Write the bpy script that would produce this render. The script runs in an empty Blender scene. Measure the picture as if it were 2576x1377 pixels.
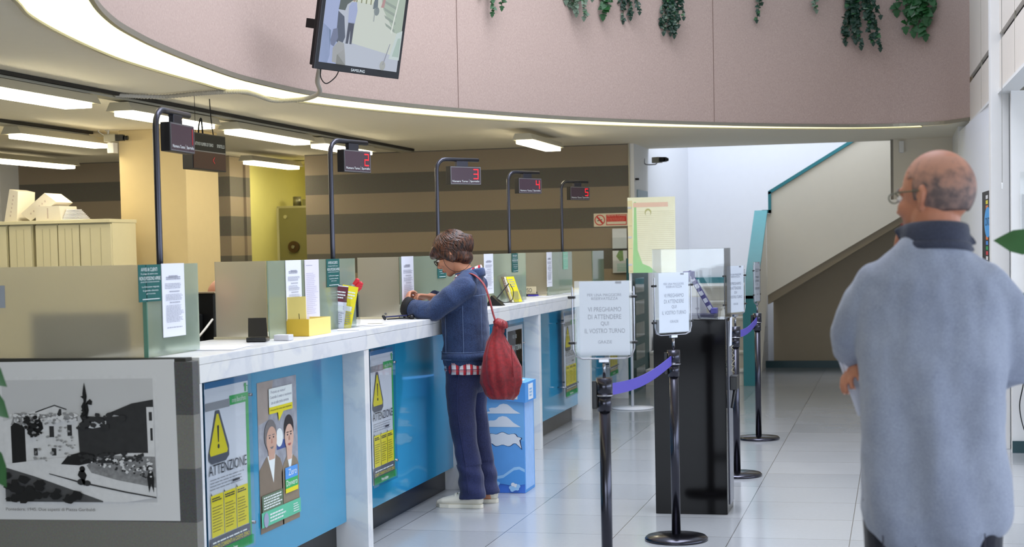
import bpy, bmesh, math, random
from mathutils import Vector, Matrix, noise
R = random.Random(7)
sc = bpy.context.scene
COL = sc.collection
# ---------------------------------------------------------------- camera, world, light, exposure
cd = bpy.data.cameras.new('camera'); cam = bpy.data.objects.new('camera', cd); COL.objects.link(cam); sc.camera = cam
cd.sensor_width = 36; cd.lens = 4000 / 2576 * 36; cd.shift_y = 141.5 / 2576; cd.clip_end = 200; cd.clip_start = .05
cam.matrix_world = Matrix(((0.97182184, 0.00750108, 0.2355972, 0), (0.23486909, 0.0538646, -0.97053342, 0), (-0.0199704, 0.99852007, 0.05058503, 1.54), (0, 0, 0, 1)))
cd.dof.use_dof = True; cd.dof.focus_distance = 9.45; cd.dof.aperture_fstop = 4.6
sc.view_settings.view_transform = 'Standard'; sc.view_settings.look = 'None'; sc.view_settings.gamma = 1
sc.view_settings.use_curve_mapping = False
sc.view_settings.exposure = 0.0
sc.cycles.use_denoising = True
sc.cycles.max_bounces = 8; sc.cycles.diffuse_bounces = 4; sc.cycles.glossy_bounces = 4; sc.cycles.transmission_bounces = 6; sc.cycles.transparent_max_bounces = 12
sc.cycles.sample_clamp_indirect = 6; sc.cycles.caustics_reflective = False; sc.cycles.caustics_refractive = False
w = bpy.data.worlds.new('world'); sc.world = w; w.use_nodes = True
w.node_tree.nodes['Background'].inputs[0].default_value = (.78, .88, 1, 1); w.node_tree.nodes['Background'].inputs[1].default_value = .9

def area(name, loc, rot, sx, sy, power, col, spread=180):
    l = bpy.data.lights.new(name, 'AREA'); l.shape = 'RECTANGLE'; l.size = sx; l.size_y = sy; l.energy = power; l.color = col
    o = bpy.data.objects.new(name, l); o.location = loc; o.rotation_euler = [math.radians(a) for a in rot]; l.spread = math.radians(spread); COL.objects.link(o); return o
# daylight: glazed entrance front behind the camera, rooflight over the opening, window over the stairs
area('entrance_daylight', (-.5, -5.6, 1.45), (90, 0, 0), 7, 2.3, 260, (.80, .88, 1))
area('side_window_daylight', (5.6, 5.0, 1.45), (90, 0, 90), 12, 2.2, 330, (.72, .82, 1))
area('rooflight_daylight', (-1.2, 9.2, 6.3), (0, 0, 0), 3.0, 7, 300, (.86, .89, 1), 110)
area('upper_window_daylight', (2.9, 8.0, 5.3), (68, 0, 48), 4.5, 1.5, 260, (.84, .9, 1))
area('stair_window_daylight', (-1.2, 18.6, 4.3), (8, 0, 0), 2.4, 1.2, 60, (.84, .9, 1))

# ---------------------------------------------------------------- helpers
def L(c):
    return tuple(((x / 255) / 12.92 if x / 255 <= .04045 else ((x / 255 + .055) / 1.055) ** 2.4) for x in c) + (1,)
MATS = {}
def mat(name, rgb, rough=.6, metal=0, var=.06, nscale=12, bump=0, bscale=60, spec=.5, coat=0, alpha=1, trans=0, ior=1.45, emit=0, emitc=None, sss=0):
    if name in MATS: return MATS[name]
    m = bpy.data.materials.new(name); m.use_nodes = True; nt = m.node_tree; p = nt.nodes['Principled BSDF']; MATS[name] = m
    c = L(rgb); p.inputs['Base Color'].default_value = c
    p.inputs['Roughness'].default_value = rough; p.inputs['Metallic'].default_value = metal
    p.inputs['Specular IOR Level'].default_value = spec; p.inputs['Coat Weight'].default_value = coat
    p.inputs['Alpha'].default_value = alpha; p.inputs['Transmission Weight'].default_value = trans; p.inputs['IOR'].default_value = ior
    if sss: p.inputs['Subsurface Weight'].default_value = sss; p.inputs['Subsurface Radius'].default_value = (.012, .005, .003)
    if emit: p.inputs['Emission Color'].default_value = L(emitc or rgb); p.inputs['Emission Strength'].default_value = emit
    if var or bump:
        tc = nt.nodes.new('ShaderNodeTexCoord')
    if var:
        n = nt.nodes.new('ShaderNodeTexNoise'); n.inputs['Scale'].default_value = nscale; n.inputs['Detail'].default_value = 3
        nt.links.new(tc.outputs['Object'], n.inputs['Vector'])
        mx = nt.nodes.new('ShaderNodeMix'); mx.data_type = 'RGBA'
        mx.inputs[6].default_value = tuple(x * (1 - var) for x in c[:3]) + (1,); mx.inputs[7].default_value = tuple(min(1, x * (1 + var)) for x in c[:3]) + (1,)
        nt.links.new(n.outputs['Fac'], mx.inputs[0]); nt.links.new(mx.outputs[2], p.inputs['Base Color'])
    if bump:
        n2 = nt.nodes.new('ShaderNodeTexNoise'); n2.inputs['Scale'].default_value = bscale; n2.inputs['Detail'].default_value = 4
        nt.links.new(tc.outputs['Object'], n2.inputs['Vector'])
        b = nt.nodes.new('ShaderNodeBump'); b.inputs['Strength'].default_value = bump; b.inputs['Distance'].default_value = .01
        nt.links.new(n2.outputs['Fac'], b.inputs['Height']); nt.links.new(b.outputs['Normal'], p.inputs['Normal'])
    return m
def nodes_of(m):
    nt = m.node_tree; return nt, nt.nodes['Principled BSDF'], (lambda t: nt.nodes.new('ShaderNode' + t)), nt.links.new
def math_n(N, K, op, a, b=None):
    n = N('Math'); n.operation = op
    if hasattr(a, 'links'): K(a, n.inputs[0])
    else: n.inputs[0].default_value = a
    if b is not None:
        if hasattr(b, 'links'): K(b, n.inputs[1])
        else: n.inputs[1].default_value = b
    return n.outputs[0]
def mixc(N, K, f, a, b):
    m = N('Mix'); m.data_type = 'RGBA'
    K(f, m.inputs[0]) if hasattr(f, 'links') else setattr(m.inputs[0], 'default_value', f)
    for i, v in ((6, a), (7, b)):
        if hasattr(v, 'links'): K(v, m.inputs[i])
        else: m.inputs[i].default_value = v
    return m.outputs[2]

def stripes(name, light, dark, z0, pitch, rough=.75):
    m = mat(name, light, rough, var=0); nt, p, N, K = nodes_of(m)
    g = N('NewGeometry'); s = N('SeparateXYZ'); K(g.outputs['Position'], s.inputs[0])
    v = math_n(N, K, 'SUBTRACT', s.outputs['Z'], z0 - 20 * pitch * 2)
    v = math_n(N, K, 'FRACT', math_n(N, K, 'DIVIDE', v, 2 * pitch)); f = math_n(N, K, 'LESS_THAN', v, .5)
    c = mixc(N, K, f, L(dark), L(light))
    n = N('TexNoise'); n.inputs['Scale'].default_value = 140; n.inputs['Detail'].default_value = 2; K(g.outputs['Position'], n.inputs['Vector'])
    c2 = mixc(N, K, .10, c, n.outputs['Color']); hs = N('HueSaturation'); hs.inputs['Saturation'].default_value = .85; K(c2, hs.inputs['Color']); K(hs.outputs[0], p.inputs['Base Color'])
    return m

class MB:
    """collects shapes into one mesh"""
    def __init__(s): s.bm = bmesh.new(); s.ms = []
    def mi(s, m):
        if m not in s.ms: s.ms.append(m)
        return s.ms.index(m)
    def box(s, x0, y0, z0, x1, y1, z1, m, bev=0, M=None):
        vs = [Vector((x, y, z)) for x in (x0, x1) for y in (y0, y1) for z in (z0, z1)]
        if bev:
            t = bmesh.new(); tv = [t.verts.new(v) for v in vs]
            for f in ((0, 1, 3, 2), (4, 6, 7, 5), (0, 4, 5, 1), (2, 3, 7, 6), (0, 2, 6, 4), (1, 5, 7, 3)): t.faces.new([tv[i] for i in f])
            bmesh.ops.recalc_face_normals(t, faces=t.faces)
            bmesh.ops.bevel(t, geom=t.edges[:], offset=bev, segments=2, affect='EDGES', profile=.6)
            s.merge(t, m, M); return
        bv = [s.bm.verts.new(M @ v if M else v) for v in vs]; k = s.mi(m)
        for f in ((0, 1, 3, 2), (4, 6, 7, 5), (0, 4, 5, 1), (2, 3, 7, 6), (0, 2, 6, 4), (1, 5, 7, 3)):
            s.bm.faces.new([bv[i] for i in f]).material_index = k
    def merge(s, t, m, M=None, smooth=False):
        k = s.mi(m) if m else None; mp = {}
        for v in t.verts: mp[v] = s.bm.verts.new(M @ v.co if M else v.co)
        for f in t.faces:
            g = s.bm.faces.new([mp[v] for v in f.verts]); g.material_index = k if k is not None else f.material_index; g.smooth = smooth or f.smooth
        t.free()
    def face(s, pts, m, M=None):
        f = s.bm.faces.new([s.bm.verts.new(M @ Vector(p) if M else Vector(p)) for p in pts]); f.material_index = s.mi(m); return f
    def prism(s, pts, d, m):
        """polygon extruded by vector d"""
        d = Vector(d); k = s.mi(m); a = [s.bm.verts.new(Vector(p)) for p in pts]; b = [s.bm.verts.new(Vector(p) + d) for p in pts]
        s.bm.faces.new(a).material_index = k; s.bm.faces.new(b[::-1]).material_index = k
        for i in range(len(a)): s.bm.faces.new([a[i], b[i], b[(i + 1) % len(a)], a[(i + 1) % len(a)]]).material_index = k
    def loft(s, pts, rad, m, seg=14, side=None, caps=True, smooth=True, prof=None):
        """tube through pts; rad = r or (r_side, r_other); prof(angle, i) scales the ring"""
        pts = [Vector(p) for p in pts]; rad = [(r, r) if not isinstance(r, (tuple, list)) else r for r in rad]
        n = len(pts); k = s.mi(m); P = []; RR = []; T = []
        tan = [((pts[min(i + 1, n - 1)] - pts[max(i - 1, 0)]).normalized()) for i in range(n)]
        if caps:
            for q in (.25, .65, .9): a = math.sqrt(1 - (1 - q) ** 2); P.append(pts[0] - tan[0] * min(rad[0]) * (1 - q)); RR.append((rad[0][0] * a, rad[0][1] * a)); T.append(tan[0])
        for i in range(n): P.append(pts[i]); RR.append(rad[i]); T.append(tan[i])
        if caps:
            for q in (.9, .65, .25): a = math.sqrt(1 - (1 - q) ** 2); P.append(pts[-1] + tan[-1] * min(rad[-1]) * (1 - q)); RR.append((rad[-1][0] * a, rad[-1][1] * a)); T.append(tan[-1])
        sd = Vector(side) if side else (Vector((0, 1, 0)) if abs(T[0].y) < .8 else Vector((1, 0, 0)))
        rings = []
        for i, (p, r, t) in enumerate(zip(P, RR, T)):
            u = (sd - t * sd.dot(t)); 
            if u.length < .05: u = t.orthogonal()
            u.normalize(); v = t.cross(u)
            if not side: sd = u
            ring = []
            for j in range(seg):
                a = 2 * math.pi * j / seg; q = prof(a, i) if prof else 1
                ring.append(s.bm.verts.new(p + (u * math.cos(a) * r[0] + v * math.sin(a) * r[1]) * q))
            rings.append(ring)
        for i in range(len(rings) - 1):
            for j in range(seg):
                f = s.bm.faces.new([rings[i][j], rings[i][(j + 1) % seg], rings[i + 1][(j + 1) % seg], rings[i + 1][j]]); f.material_index = k; f.smooth = smooth
        for ring in (rings[0][::-1], rings[-1]):
            f = s.bm.faces.new(ring); f.material_index = k; f.smooth = smooth and caps
    def cyl(s, a, b, r, m, seg=20, r2=None, smooth=True):
        s.loft([a, b], [r, r2 if r2 is not None else r], m, seg, caps=False, smooth=smooth)
    def ell(s, c, r, m, M3=None, seg=20):
        t = bmesh.new(); bmesh.ops.create_uvsphere(t, u_segments=seg, v_segments=max(8, seg * 2 // 3), radius=1)
        Mx = Matrix.Translation(Vector(c)) @ (M3.to_4x4() if M3 else Matrix()) @ Matrix.Diagonal((r[0], r[1], r[2], 1))
        s.merge(t, m, Mx, True)
    def remesh(s, vox, it=3, fac=.5):
        """one continuous skin over everything collected so far"""
        me = bpy.data.meshes.new('t'); bmesh.ops.recalc_face_normals(s.bm, faces=s.bm.faces); s.bm.to_mesh(me); s.bm.free()
        o = bpy.data.objects.new('t', me); COL.objects.link(o)
        r = o.modifiers.new('r', 'REMESH'); r.mode = 'VOXEL'; r.voxel_size = vox; r.use_smooth_shade = True
        if it: sm = o.modifiers.new('s', 'SMOOTH'); sm.iterations = it; sm.factor = fac
        dg = bpy.context.evaluated_depsgraph_get(); dg.update(); e = o.evaluated_get(dg); m2 = bpy.data.meshes.new_from_object(e)
        bpy.data.objects.remove(o); bpy.data.meshes.remove(me)
        s.bm = bmesh.new(); s.bm.from_mesh(m2); bpy.data.meshes.remove(m2)
        for f in s.bm.faces: f.smooth = True; f.material_index = 0
        return s
    def displace(s, fn):
        s.bm.normal_update()
        nn = [(v, v.normal.copy()) for v in s.bm.verts]
        for v, n in nn: v.co += n * fn(v.co, n)
        return s
    def build(s, name, parent=None, norm=True):
        if norm: bmesh.ops.recalc_face_normals(s.bm, faces=s.bm.faces)
        me = bpy.data.meshes.new(name); s.bm.to_mesh(me); s.bm.free()
        for m in s.ms: me.materials.append(m)
        o = bpy.data.objects.new(name, me); COL.objects.link(o)
        if parent:
            o.parent = parent
            # parts are modelled in world coordinates; a part's own world matrix is the identity
            if not parent.parent: o.matrix_parent_inverse = parent.matrix_basis.inverted()
        return o
def one(name, fn, parent=None):
    b = MB(); fn(b); return b.build(name, parent)
def tag(o, label, cat, group=None, kind=None):
    o['label'] = label; o['category'] = cat
    if group: o['group'] = group
    if kind: o['kind'] = kind
    return o
def thing(name, label, cat, loc=(0, 0, 0), group=None, local=False, rz=0):
    o = bpy.data.objects.new(name, None); COL.objects.link(o); o.location = loc; o.rotation_euler = (0, 0, rz); o.empty_display_size = .1
    if local: o['local_parts'] = 1
    return tag(o, label, cat, group)
def struct(o): o['kind'] = 'structure'; return o
def lbl(o, l): o['label'] = l; return o

_fonts = {}
def text_geo(s):
    if s in _fonts: return _fonts[s]
    c = bpy.data.curves.new('t', 'FONT'); c.body = s; c.size = 1; c.resolution_u = 3; o = bpy.data.objects.new('t', c); COL.objects.link(o)
    dg = bpy.context.evaluated_depsgraph_get(); dg.update(); me = bpy.data.meshes.new_from_object(o.evaluated_get(dg))
    vs = [(v.co.x, v.co.y) for v in me.vertices]; fs = [tuple(p.vertices) for p in me.polygons]
    bpy.data.objects.remove(o); bpy.data.curves.remove(c); bpy.data.meshes.remove(me)
    x0 = min(v[0] for v in vs); x1 = max(v[0] for v in vs); y0 = min(v[1] for v in vs); y1 = max(v[1] for v in vs)
    _fonts[s] = ([((x - x0) / (x1 - x0), (y - y0) / (y1 - y0)) for x, y in vs], fs); return _fonts[s]
class Sheet:
    """printed sheet: a thin backing plus printing laid on its face. o = bottom left, u right, v up, n towards the reader"""
    def __init__(s, o, u, v, W, H, m, thick=.0015, b=None, curl=0):
        s.b = b or MB(); s.o = Vector(o); s.u = Vector(u).normalized(); s.v = Vector(v).normalized(); s.n = s.u.cross(s.v); s.W = W; s.H = H; s.k = 0; s.curl = curl
        if m:
            if curl:
                N = 8
                for i in range(N):
                    a, c = H * i / N, H * (i + 1) / N
                    s.b.face([s.P(0, a), s.P(W, a), s.P(W, c), s.P(0, c)], m)
            else:
                f = [s.P(0, 0), s.P(W, 0), s.P(W, H), s.P(0, H)]
                s.b.prism([p - s.n * thick for p in f], s.n * thick, m)
    def P(s, x, y):
        return s.o + s.u * x + s.v * y + s.n * (s.k * .0005 + (s.curl * math.sin(math.pi * y / s.H) if s.curl else 0))
    def lay(s): s.k += 1
    def poly(s, pts, m, up=True):
        if up: s.k += 1
        s.b.face([s.P(x * s.W, y * s.H) for x, y in pts], m)
    def rect(s, x0, y0, x1, y1, m, up=True): s.poly([(x0, y0), (x1, y0), (x1, y1), (x0, y1)], m, up)
    def disc(s, x, y, r, m, ry=None, seg=20, up=True):
        asp = s.W / s.H
        s.poly([(x + r * math.cos(2 * math.pi * i / seg), y + (ry or r * asp) * math.sin(2 * math.pi * i / seg)) for i in range(seg)], m, up)
    def text(s, t, x0, y0, x1, y1, m, up=True):
        if up: s.k += 1
        vs, fs = text_geo(t); k = s.b.mi(m)
        bv = [s.b.bm.verts.new(s.P((x0 + (x1 - x0) * a) * s.W, (y0 + (y1 - y0) * c) * s.H)) for a, c in vs]
        for f in fs:
            try: s.b.bm.faces.new([bv[i] for i in f]).material_index = k
            except ValueError: pass
    def lines(s, x0, x1, ytop, ybot, n, m, fill=.45, rag=.15, seed=1):
        r = random.Random(seed); s.k += 1; d = (ytop - ybot) / n
        for i in range(n):
            y = ytop - d * (i + 1); xe = x1 - (x1 - x0) * rag * r.random(); x = x0
            while x < xe:
                e = min(xe, x + (x1 - x0) * (.05 + .12 * r.random()))
                s.rect(x, y, e, y + d * fill, m, False); x = e + (x1 - x0) * .02
    def build(s, name, parent=None): return s.b.build(name, parent, norm=False)
# ---------------------------------------------------------------- materials of the place
WHITE = mat('white_paint', (225, 224, 222), .7, var=.02)
STAIRW = mat('stair_wall_paint', (232, 234, 240), .7, var=.015)
CREAM = mat('cream_paint', (222, 214, 198), .7, var=.02)
CEIL = mat('ceiling_paint', (238, 230, 212), .8, var=.02)
YELLOW = mat('warm_yellow_paint', (208, 188, 144), .7, var=.03)
VAULT = mat('vault_yellow_paint', (205, 200, 125), .7, var=.03)
PANEL = mat('offwhite_wall_panel', (222, 214, 204), .5, var=.03)
TEAL = mat('teal_paint', (48, 128, 138), .45, var=.04)
DTEAL = mat('dark_teal_skirting', (22, 60, 66), .4, var=.05)
BEIGE = mat('beige_understair', (166, 152, 130), .8, var=.03)
BLACK = mat('black_gap', (8, 8, 8), .8, var=0)
STRIPE = stripes('striped_wallpaper', (142, 122, 92), (84, 77, 62), 1.53, .222)
STRIPE_END = stripes('striped_counter_end', (112, 110, 100), (60, 60, 58), .285, .2115, .5)
# pink woven wall covering
PINK = mat('pink_wallcovering', (178, 150, 142), .75, var=.0)
nt, p, N, K = nodes_of(PINK)
g = N('NewGeometry'); mp = N('Mapping'); mp.inputs['Scale'].default_value = (90, 90, 24); K(g.outputs['Position'], mp.inputs['Vector'])
n = N('TexNoise'); n.inputs['Scale'].default_value = 3; n.inputs['Detail'].default_value = 4; K(mp.outputs[0], n.inputs['Vector'])
r = N('ValToRGB'); r.color_ramp.elements[0].position = .3; r.color_ramp.elements[0].color = L((162, 140, 130)); r.color_ramp.elements[1].position = .72; r.color_ramp.elements[1].color = L((188, 166, 156))
K(n.outputs['Fac'], r.inputs[0]); K(r.outputs[0], p.inputs['Base Color'])
# floor tiles
FLOOR = mat('pale_grey_floor_tiles', (176, 180, 182), .13, var=0, spec=.6)
nt, p, N, K = nodes_of(FLOOR)
g = N('NewGeometry'); s = N('SeparateXYZ'); K(g.outputs['Position'], s.inputs[0])
def grid(ax, o, pitch, gw):
    f = math_n(N, K, 'FRACT', math_n(N, K, 'DIVIDE', math_n(N, K, 'SUBTRACT', s.outputs[ax], o - 100 * pitch), pitch))
    return math_n(N, K, 'LESS_THAN', math_n(N, K, 'ABSOLUTE', math_n(N, K, 'SUBTRACT', f, .5)), .5 - gw / pitch)
gx = grid('X', -.86, .613, .0022); gy = grid('Y', 8.345, .593, .0022)
tile = math_n(N, K, 'MULTIPLY', gx, gy)
n = N('TexNoise'); n.inputs['Scale'].default_value = 2.2; n.inputs['Detail'].default_value = 5; K(g.outputs['Position'], n.inputs['Vector'])
n3 = N('TexNoise'); n3.inputs['Scale'].default_value = 45; n3.inputs['Detail'].default_value = 2; K(g.outputs['Position'], n3.inputs['Vector'])
cx = math_n(N, K, 'FLOOR', math_n(N, K, 'DIVIDE', math_n(N, K, 'SUBTRACT', s.outputs['X'], -.86), .613)); cy = math_n(N, K, 'FLOOR', math_n(N, K, 'DIVIDE', math_n(N, K, 'SUBTRACT', s.outputs['Y'], 8.345), .593))
cb = N('CombineXYZ'); K(cx, cb.inputs[0]); K(cy, cb.inputs[1]); wn = N('TexWhiteNoise'); K(cb.outputs[0], wn.inputs['Vector'])
a = mixc(N, K, wn.outputs['Value'], L((146, 150, 154)), L((160, 163, 166)))
a = mixc(N, K, math_n(N, K, 'MULTIPLY', n3.outputs['Fac'], .25), a, L((176, 178, 178)))
c = mixc(N, K, tile, L((88, 88, 86)), a); K(c, p.inputs['Base Color'])
rr = math_n(N, K, 'ADD', math_n(N, K, 'MULTIPLY', n.outputs['Fac'], .10), .09); K(rr, p.inputs['Roughness'])
# marble
MARBLE = mat('white_marble', (214, 214, 214), .3, var=0, spec=.5)
nt, p, N, K = nodes_of(MARBLE)
g = N('NewGeometry'); n = N('TexNoise'); n.inputs['Scale'].default_value = 1.6; n.inputs['Detail'].default_value = 6; n.inputs['Distortion'].default_value = 2.2; K(g.outputs['Position'], n.inputs['Vector'])
r = N('ValToRGB'); e = r.color_ramp.elements; e[0].position = .44; e[0].color = L((216, 217, 219)); e[1].position = .56; e[1].color = L((222, 222, 220)); q = e.new(.5); q.color = L((206, 208, 212))
K(n.outputs['Fac'], r.inputs[0]); K(r.outputs[0], p.inputs['Base Color'])

# ---------------------------------------------------------------- room shell
def o_floor(b): b.box(-13, -6, -.1, 6, 21.5, 0, FLOOR)
struct(one('floor', o_floor))
INNER = [(-.6, 3.9), (-1.6, 4.15), (-2.4, 4.75), (-2.95, 5.45), (-3.35, 6.28), (-3.58, 6.9), (-3.71, 7.4), (-3.80, 7.85), (-3.90, 8.5), (-3.985, 9.2), (-4.0, 9.7), (-3.95, 10.55), (-3.72, 11.4), (-3.375, 12.25), (-2.69, 13.5), (-1.62, 14.7), (-.57, 15.52), (-.1, 15.72), (.2, 15.72), (.45, 15.6), (.662, 15.274)]
OUTER = [(-.6, 3.5), (-1.7, 3.75), (-2.6, 4.4), (-3.25, 5.2), (-3.66, 6.19), (-3.83, 6.6), (-4.02, 7.27), (-4.2, 8.1), (-4.28, 8.75), (-4.33, 9.46), (-4.36, 10.1), (-4.2, 11.1), (-3.88, 12.1), (-3.45, 13.0), (-2.63, 14.2), (-1.63, 15.12), (-.5, 15.85), (.25, 16.02)]
def spline(P, k=5):
    out = []
    for i in range(len(P) - 1):
        p0 = Vector(P[max(i - 1, 0)]); p1 = Vector(P[i]); p2 = Vector(P[i + 1]); p3 = Vector(P[min(i + 2, len(P) - 1)])
        for j in range(k):
            t = j / k; out.append(.5 * ((2 * p1) + (p2 - p0) * t + (2 * p0 - 5 * p1 + 4 * p2 - p3) * t * t + (3 * p1 - p0 - 3 * p2 + p3) * t ** 3))
    out.append(Vector(P[-1])); return out
INN = spline(INNER); OUT = spline(OUTER)
ZC = 2.65
def o_ceil(b):
    # low ceiling with the curved opening cut out of it
    bm = b.bm; k = b.mi(CEIL)
    hole = [(.78, 3.9)] + [tuple(p) for p in OUT]
    hole += [(.45, 15.95), (.66, 15.5), (.662, 15.274), (.78, 10.4)]
    outer = [(-13, -6), (6, -6), (6, 17.95), (-13, 17.95)]
    for z, flip in ((ZC, 0),):
        ho = [bm.verts.new((x, y, z)) for x, y in hole]; ou = [bm.verts.new((x, y, z)) for x, y in outer]
        ed = [bm.edges.new((l[i], l[(i + 1) % len(l)])) for l in (ho, ou) for i in range(len(l))]
        bmesh.ops.triangle_fill(bm, edges=ed, use_beauty=True)
    for f in bm.faces: f.material_index = k
    for i in range(len(hole)):
        a, c = hole[i], hole[(i + 1) % len(hole)]
        b.face([(a[0], a[1], ZC), (c[0], c[1], ZC), (c[0], c[1], ZC + .3), (a[0], a[1], ZC + .3)], CEIL)
    b.box(-13, 17.95, ZC, 6, 18.05, ZC + .6, CEIL)
struct(one('ceiling', o_ceil))
ALU = mat('grey_aluminium_trim', (150, 146, 132), .4, .6, var=.05)
def o_trim(b):
    for P, wd in ((OUT, .018), (INN, .022)):
        for i in range(len(P) - 1):
            a, c = P[i], P[i + 1]; d = (c - a).normalized(); nn = Vector((d.y, -d.x)) * wd / 2
            q = [(a - nn), (c - nn), (c + nn), (a + nn)]
            b.prism([(v.x, v.y, ZC - .012) for v in q], (0, 0, .03), ALU)
struct(one('trim_1', o_trim))
def o_pink(b):
    for i in range(len(INN) - 1):
        a, c = INN[i], INN[i + 1]; b.face([(a.x, a.y, ZC - .005), (c.x, c.y, ZC - .005), (c.x, c.y, 4.05), (a.x, a.y, 4.05)], PINK).smooth = True
    # top of the parapet
    cen = Vector((-1, 9.8))
    for i in range(len(INN) - 1):
        a, c = INN[i], INN[i + 1]; ao = a + (a - cen).normalized() * .14; co = c + (c - cen).normalized() * .14
        b.face([(a.x, a.y, 4.05), (c.x, c.y, 4.05), (co.x, co.y, 4.05), (ao.x, ao.y, 4.05)], PINK)
        b.face([(ao.x, ao.y, ZC), (co.x, co.y, ZC), (co.x, co.y, 4.05), (ao.x, ao.y, 4.05)], CREAM)
    bmesh.ops.remove_doubles(b.bm, verts=b.bm.verts, dist=.0005)
struct(one('wall_upper_curved', o_pink))
SEAM = mat('wallcovering_seam', (120, 96, 88), .8, var=0)
def o_seams(b):
    for x, y in ((-3.375, 12.25), (-1.62, 14.7)):
        i = min(range(len(INN)), key=lambda i: (INN[i] - Vector((x, y))).length); a = INN[i]; d = (INN[i + 1] - INN[i - 1]).normalized(); n = Vector((d.y, -d.x)) * .003
        b.prism([(a.x - d.x * .002 - n.x, a.y - d.y * .002 - n.y, ZC), (a.x + d.x * .002 - n.x, a.y + d.y * .002 - n.y, ZC), (a.x + d.x * .002 + n.x, a.y + d.y * .002 + n.y, ZC), (a.x - d.x * .002 + n.x, a.y - d.y * .002 + n.y, ZC)], (0, 0, 1.4), SEAM)
struct(one('trim_2', o_seams))
# striped rear wall with the strong room opening
def o_back(b):
    b.box(-10.1, 17.0, 0, -7.22, 17.12, ZC, STRIPE); b.box(-6.5, 17.0, 0, -2.80, 17.12, ZC, STRIPE)
struct(one('wall_back', o_back))
def o_ret(b):
    b.box(-2.80, 16.995, 0, -2.74, 17.97, ZC, WHITE)
    b.box(-2.80, 16.985, 0, -2.785, 17.12, ZC, ALU)
struct(one('wall_return', o_ret))
def o_doorframe(b):
    b.box(-2.742, 17.15, 2.02, -2.725, 17.85, 2.16, mat('grey_blue_lintel', (150, 168, 176), .5)); b.box(-2.742, 17.2, 0, -2.728, 17.8, 2.02, mat('deep_teal_door', (18, 72, 78), .4))
struct(one('door_1', o_doorframe))
def o_vault(b):
    b.box(-7.34, 17.12, 0, -7.22, 19.3, ZC, VAULT); b.box(-7.34, 19.2, 0, -5.9, 19.3, ZC, VAULT); b.box(-5.9, 17.12, 0, -5.8, 19.3, ZC, VAULT); b.box(-7.34, 17.9, ZC, -5.8, 19.3, ZC + .1, CEIL)
struct(one('wall_vault', o_vault))
def o_pierstripe(b):
    b.box(-7.58, 16.62, 0, -7.25, 17.0, ZC, STRIPE)
struct(one('wall_striped_pier', o_pierstripe))
struct(one('wall_left', lambda b: (b.box(-13, -6, 0, -12.8, 18, ZC, CREAM), b.box(-12.8, 16.6, 0, -10.1, 17.1, ZC, WHITE))))
def o_pillar(b): b.box(-6.63, 12.82, 0, -6.0, 13.5, ZC, YELLOW, .006)
struct(one('wall_pillar', o_pillar))
# stairwell
def o_stairwell(b):
    b.prism([(-2.745, 17.97, 0), (-2.59, 20.4, 0), (-2.7, 20.4, 0), (-2.85, 17.97, 0)], (0, 0, 5), STAIRW)
    b.box(-2.7, 20.4, 0, 2.5, 20.5, 5, STAIRW); b.box(2.4, 17.97, 0, 2.5, 20.4, 5, STAIRW); b.box(-2.9, 17.9, ZC + .5, 2.5, 17.97, 5, STAIRW)
struct(one('wall_stairwell', o_stairwell))
struct(one('wall_understair', lambda b: b.prism([(-1.5, 20.0, 0), (2.4, 20.0, 0), (2.4, 20.0, 3.2), (-1.5, 20.0, .88)], (0, .06, 0), BEIGE)))
struct(one('baseboard_back', lambda b: b.box(-1.62, 19.965, 0, 2.4, 20.0, .085, DTEAL)))
STEP = mat('pale_stone_steps', (216, 212, 204), .5, var=.04)
def o_steps(b):
    for i in range(6):
        y = 17.45 + .31 * i; z = .176 * (i + 1)
        b.box(-2.72, y, 0 if i == 0 else z - .176 - .0, -1.6, 20.4, z - .03, STEP); b.box(-2.72, y - .03, z - .03, -1.6, 20.4, z, STEP, .008)
struct(one('stair_flight', o_steps))
struct(one('baseboard_landing', lambda b: b.box(-2.58, 20.37, 1.056, -1.4, 20.4, 1.13, TEAL)))
def o_par(b):
    # side wall of the first flight (seen edge on), then the parapet of the second flight
    b.prism([(-1.60, 17.42, 0), (-1.60, 17.42, .95), (-1.60, 19.0, 1.9), (-1.60, 19.05, .88), (-1.60, 18.0, 0)], (.10, 0, 0), CREAM)
    b.prism([(-1.50, 19.05, .93), (-1.50, 19.05, 1.9), (-1.455, 19.05, 1.9), (-1.455, 19.05, 2.13), (.35, 19.05, 3.2), (2.4, 19.05, 4.4), (2.4, 19.05, 3.3), (0, 19.05, 1.80)], (0, .1, 0), CREAM)
    b.prism([(-1.5, 19.15, .93), (2.4, 19.15, 3.27), (2.4, 19.15, 3.15), (-1.5, 19.15, .82)], (0, .85, 0), BEIGE)
struct(one('wall_stair_parapet', o_par))
def o_cap(b):
    b.prism([(-1.635, 17.40, 0), (-1.635, 17.40, .985), (-1.485, 17.40, .985), (-1.485, 17.40, 0)], (0, .05, 0), TEAL)
    b.prism([(-1.635, 17.40, .95), (-1.635, 19.03, 1.90), (-1.635, 19.03, 1.94), (-1.635, 17.40, .985)], (.15, 0, 0), mat('teal_cap_top', (88, 150, 156), .5))
    b.box(-1.55, 19.03, 1.905, -1.44, 19.16, 1.945, TEAL)
    b.box(-1.475, 19.03, 1.905, -1.44, 19.16, 2.16, TEAL)
    b.prism([(-1.475, 19.03, 2.12), (-1.475, 19.03, 2.165), (2.4, 19.03, 4.46), (2.4, 19.03, 4.42)], (0, .14, 0), TEAL)
struct(one('trim_3', o_cap))
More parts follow.
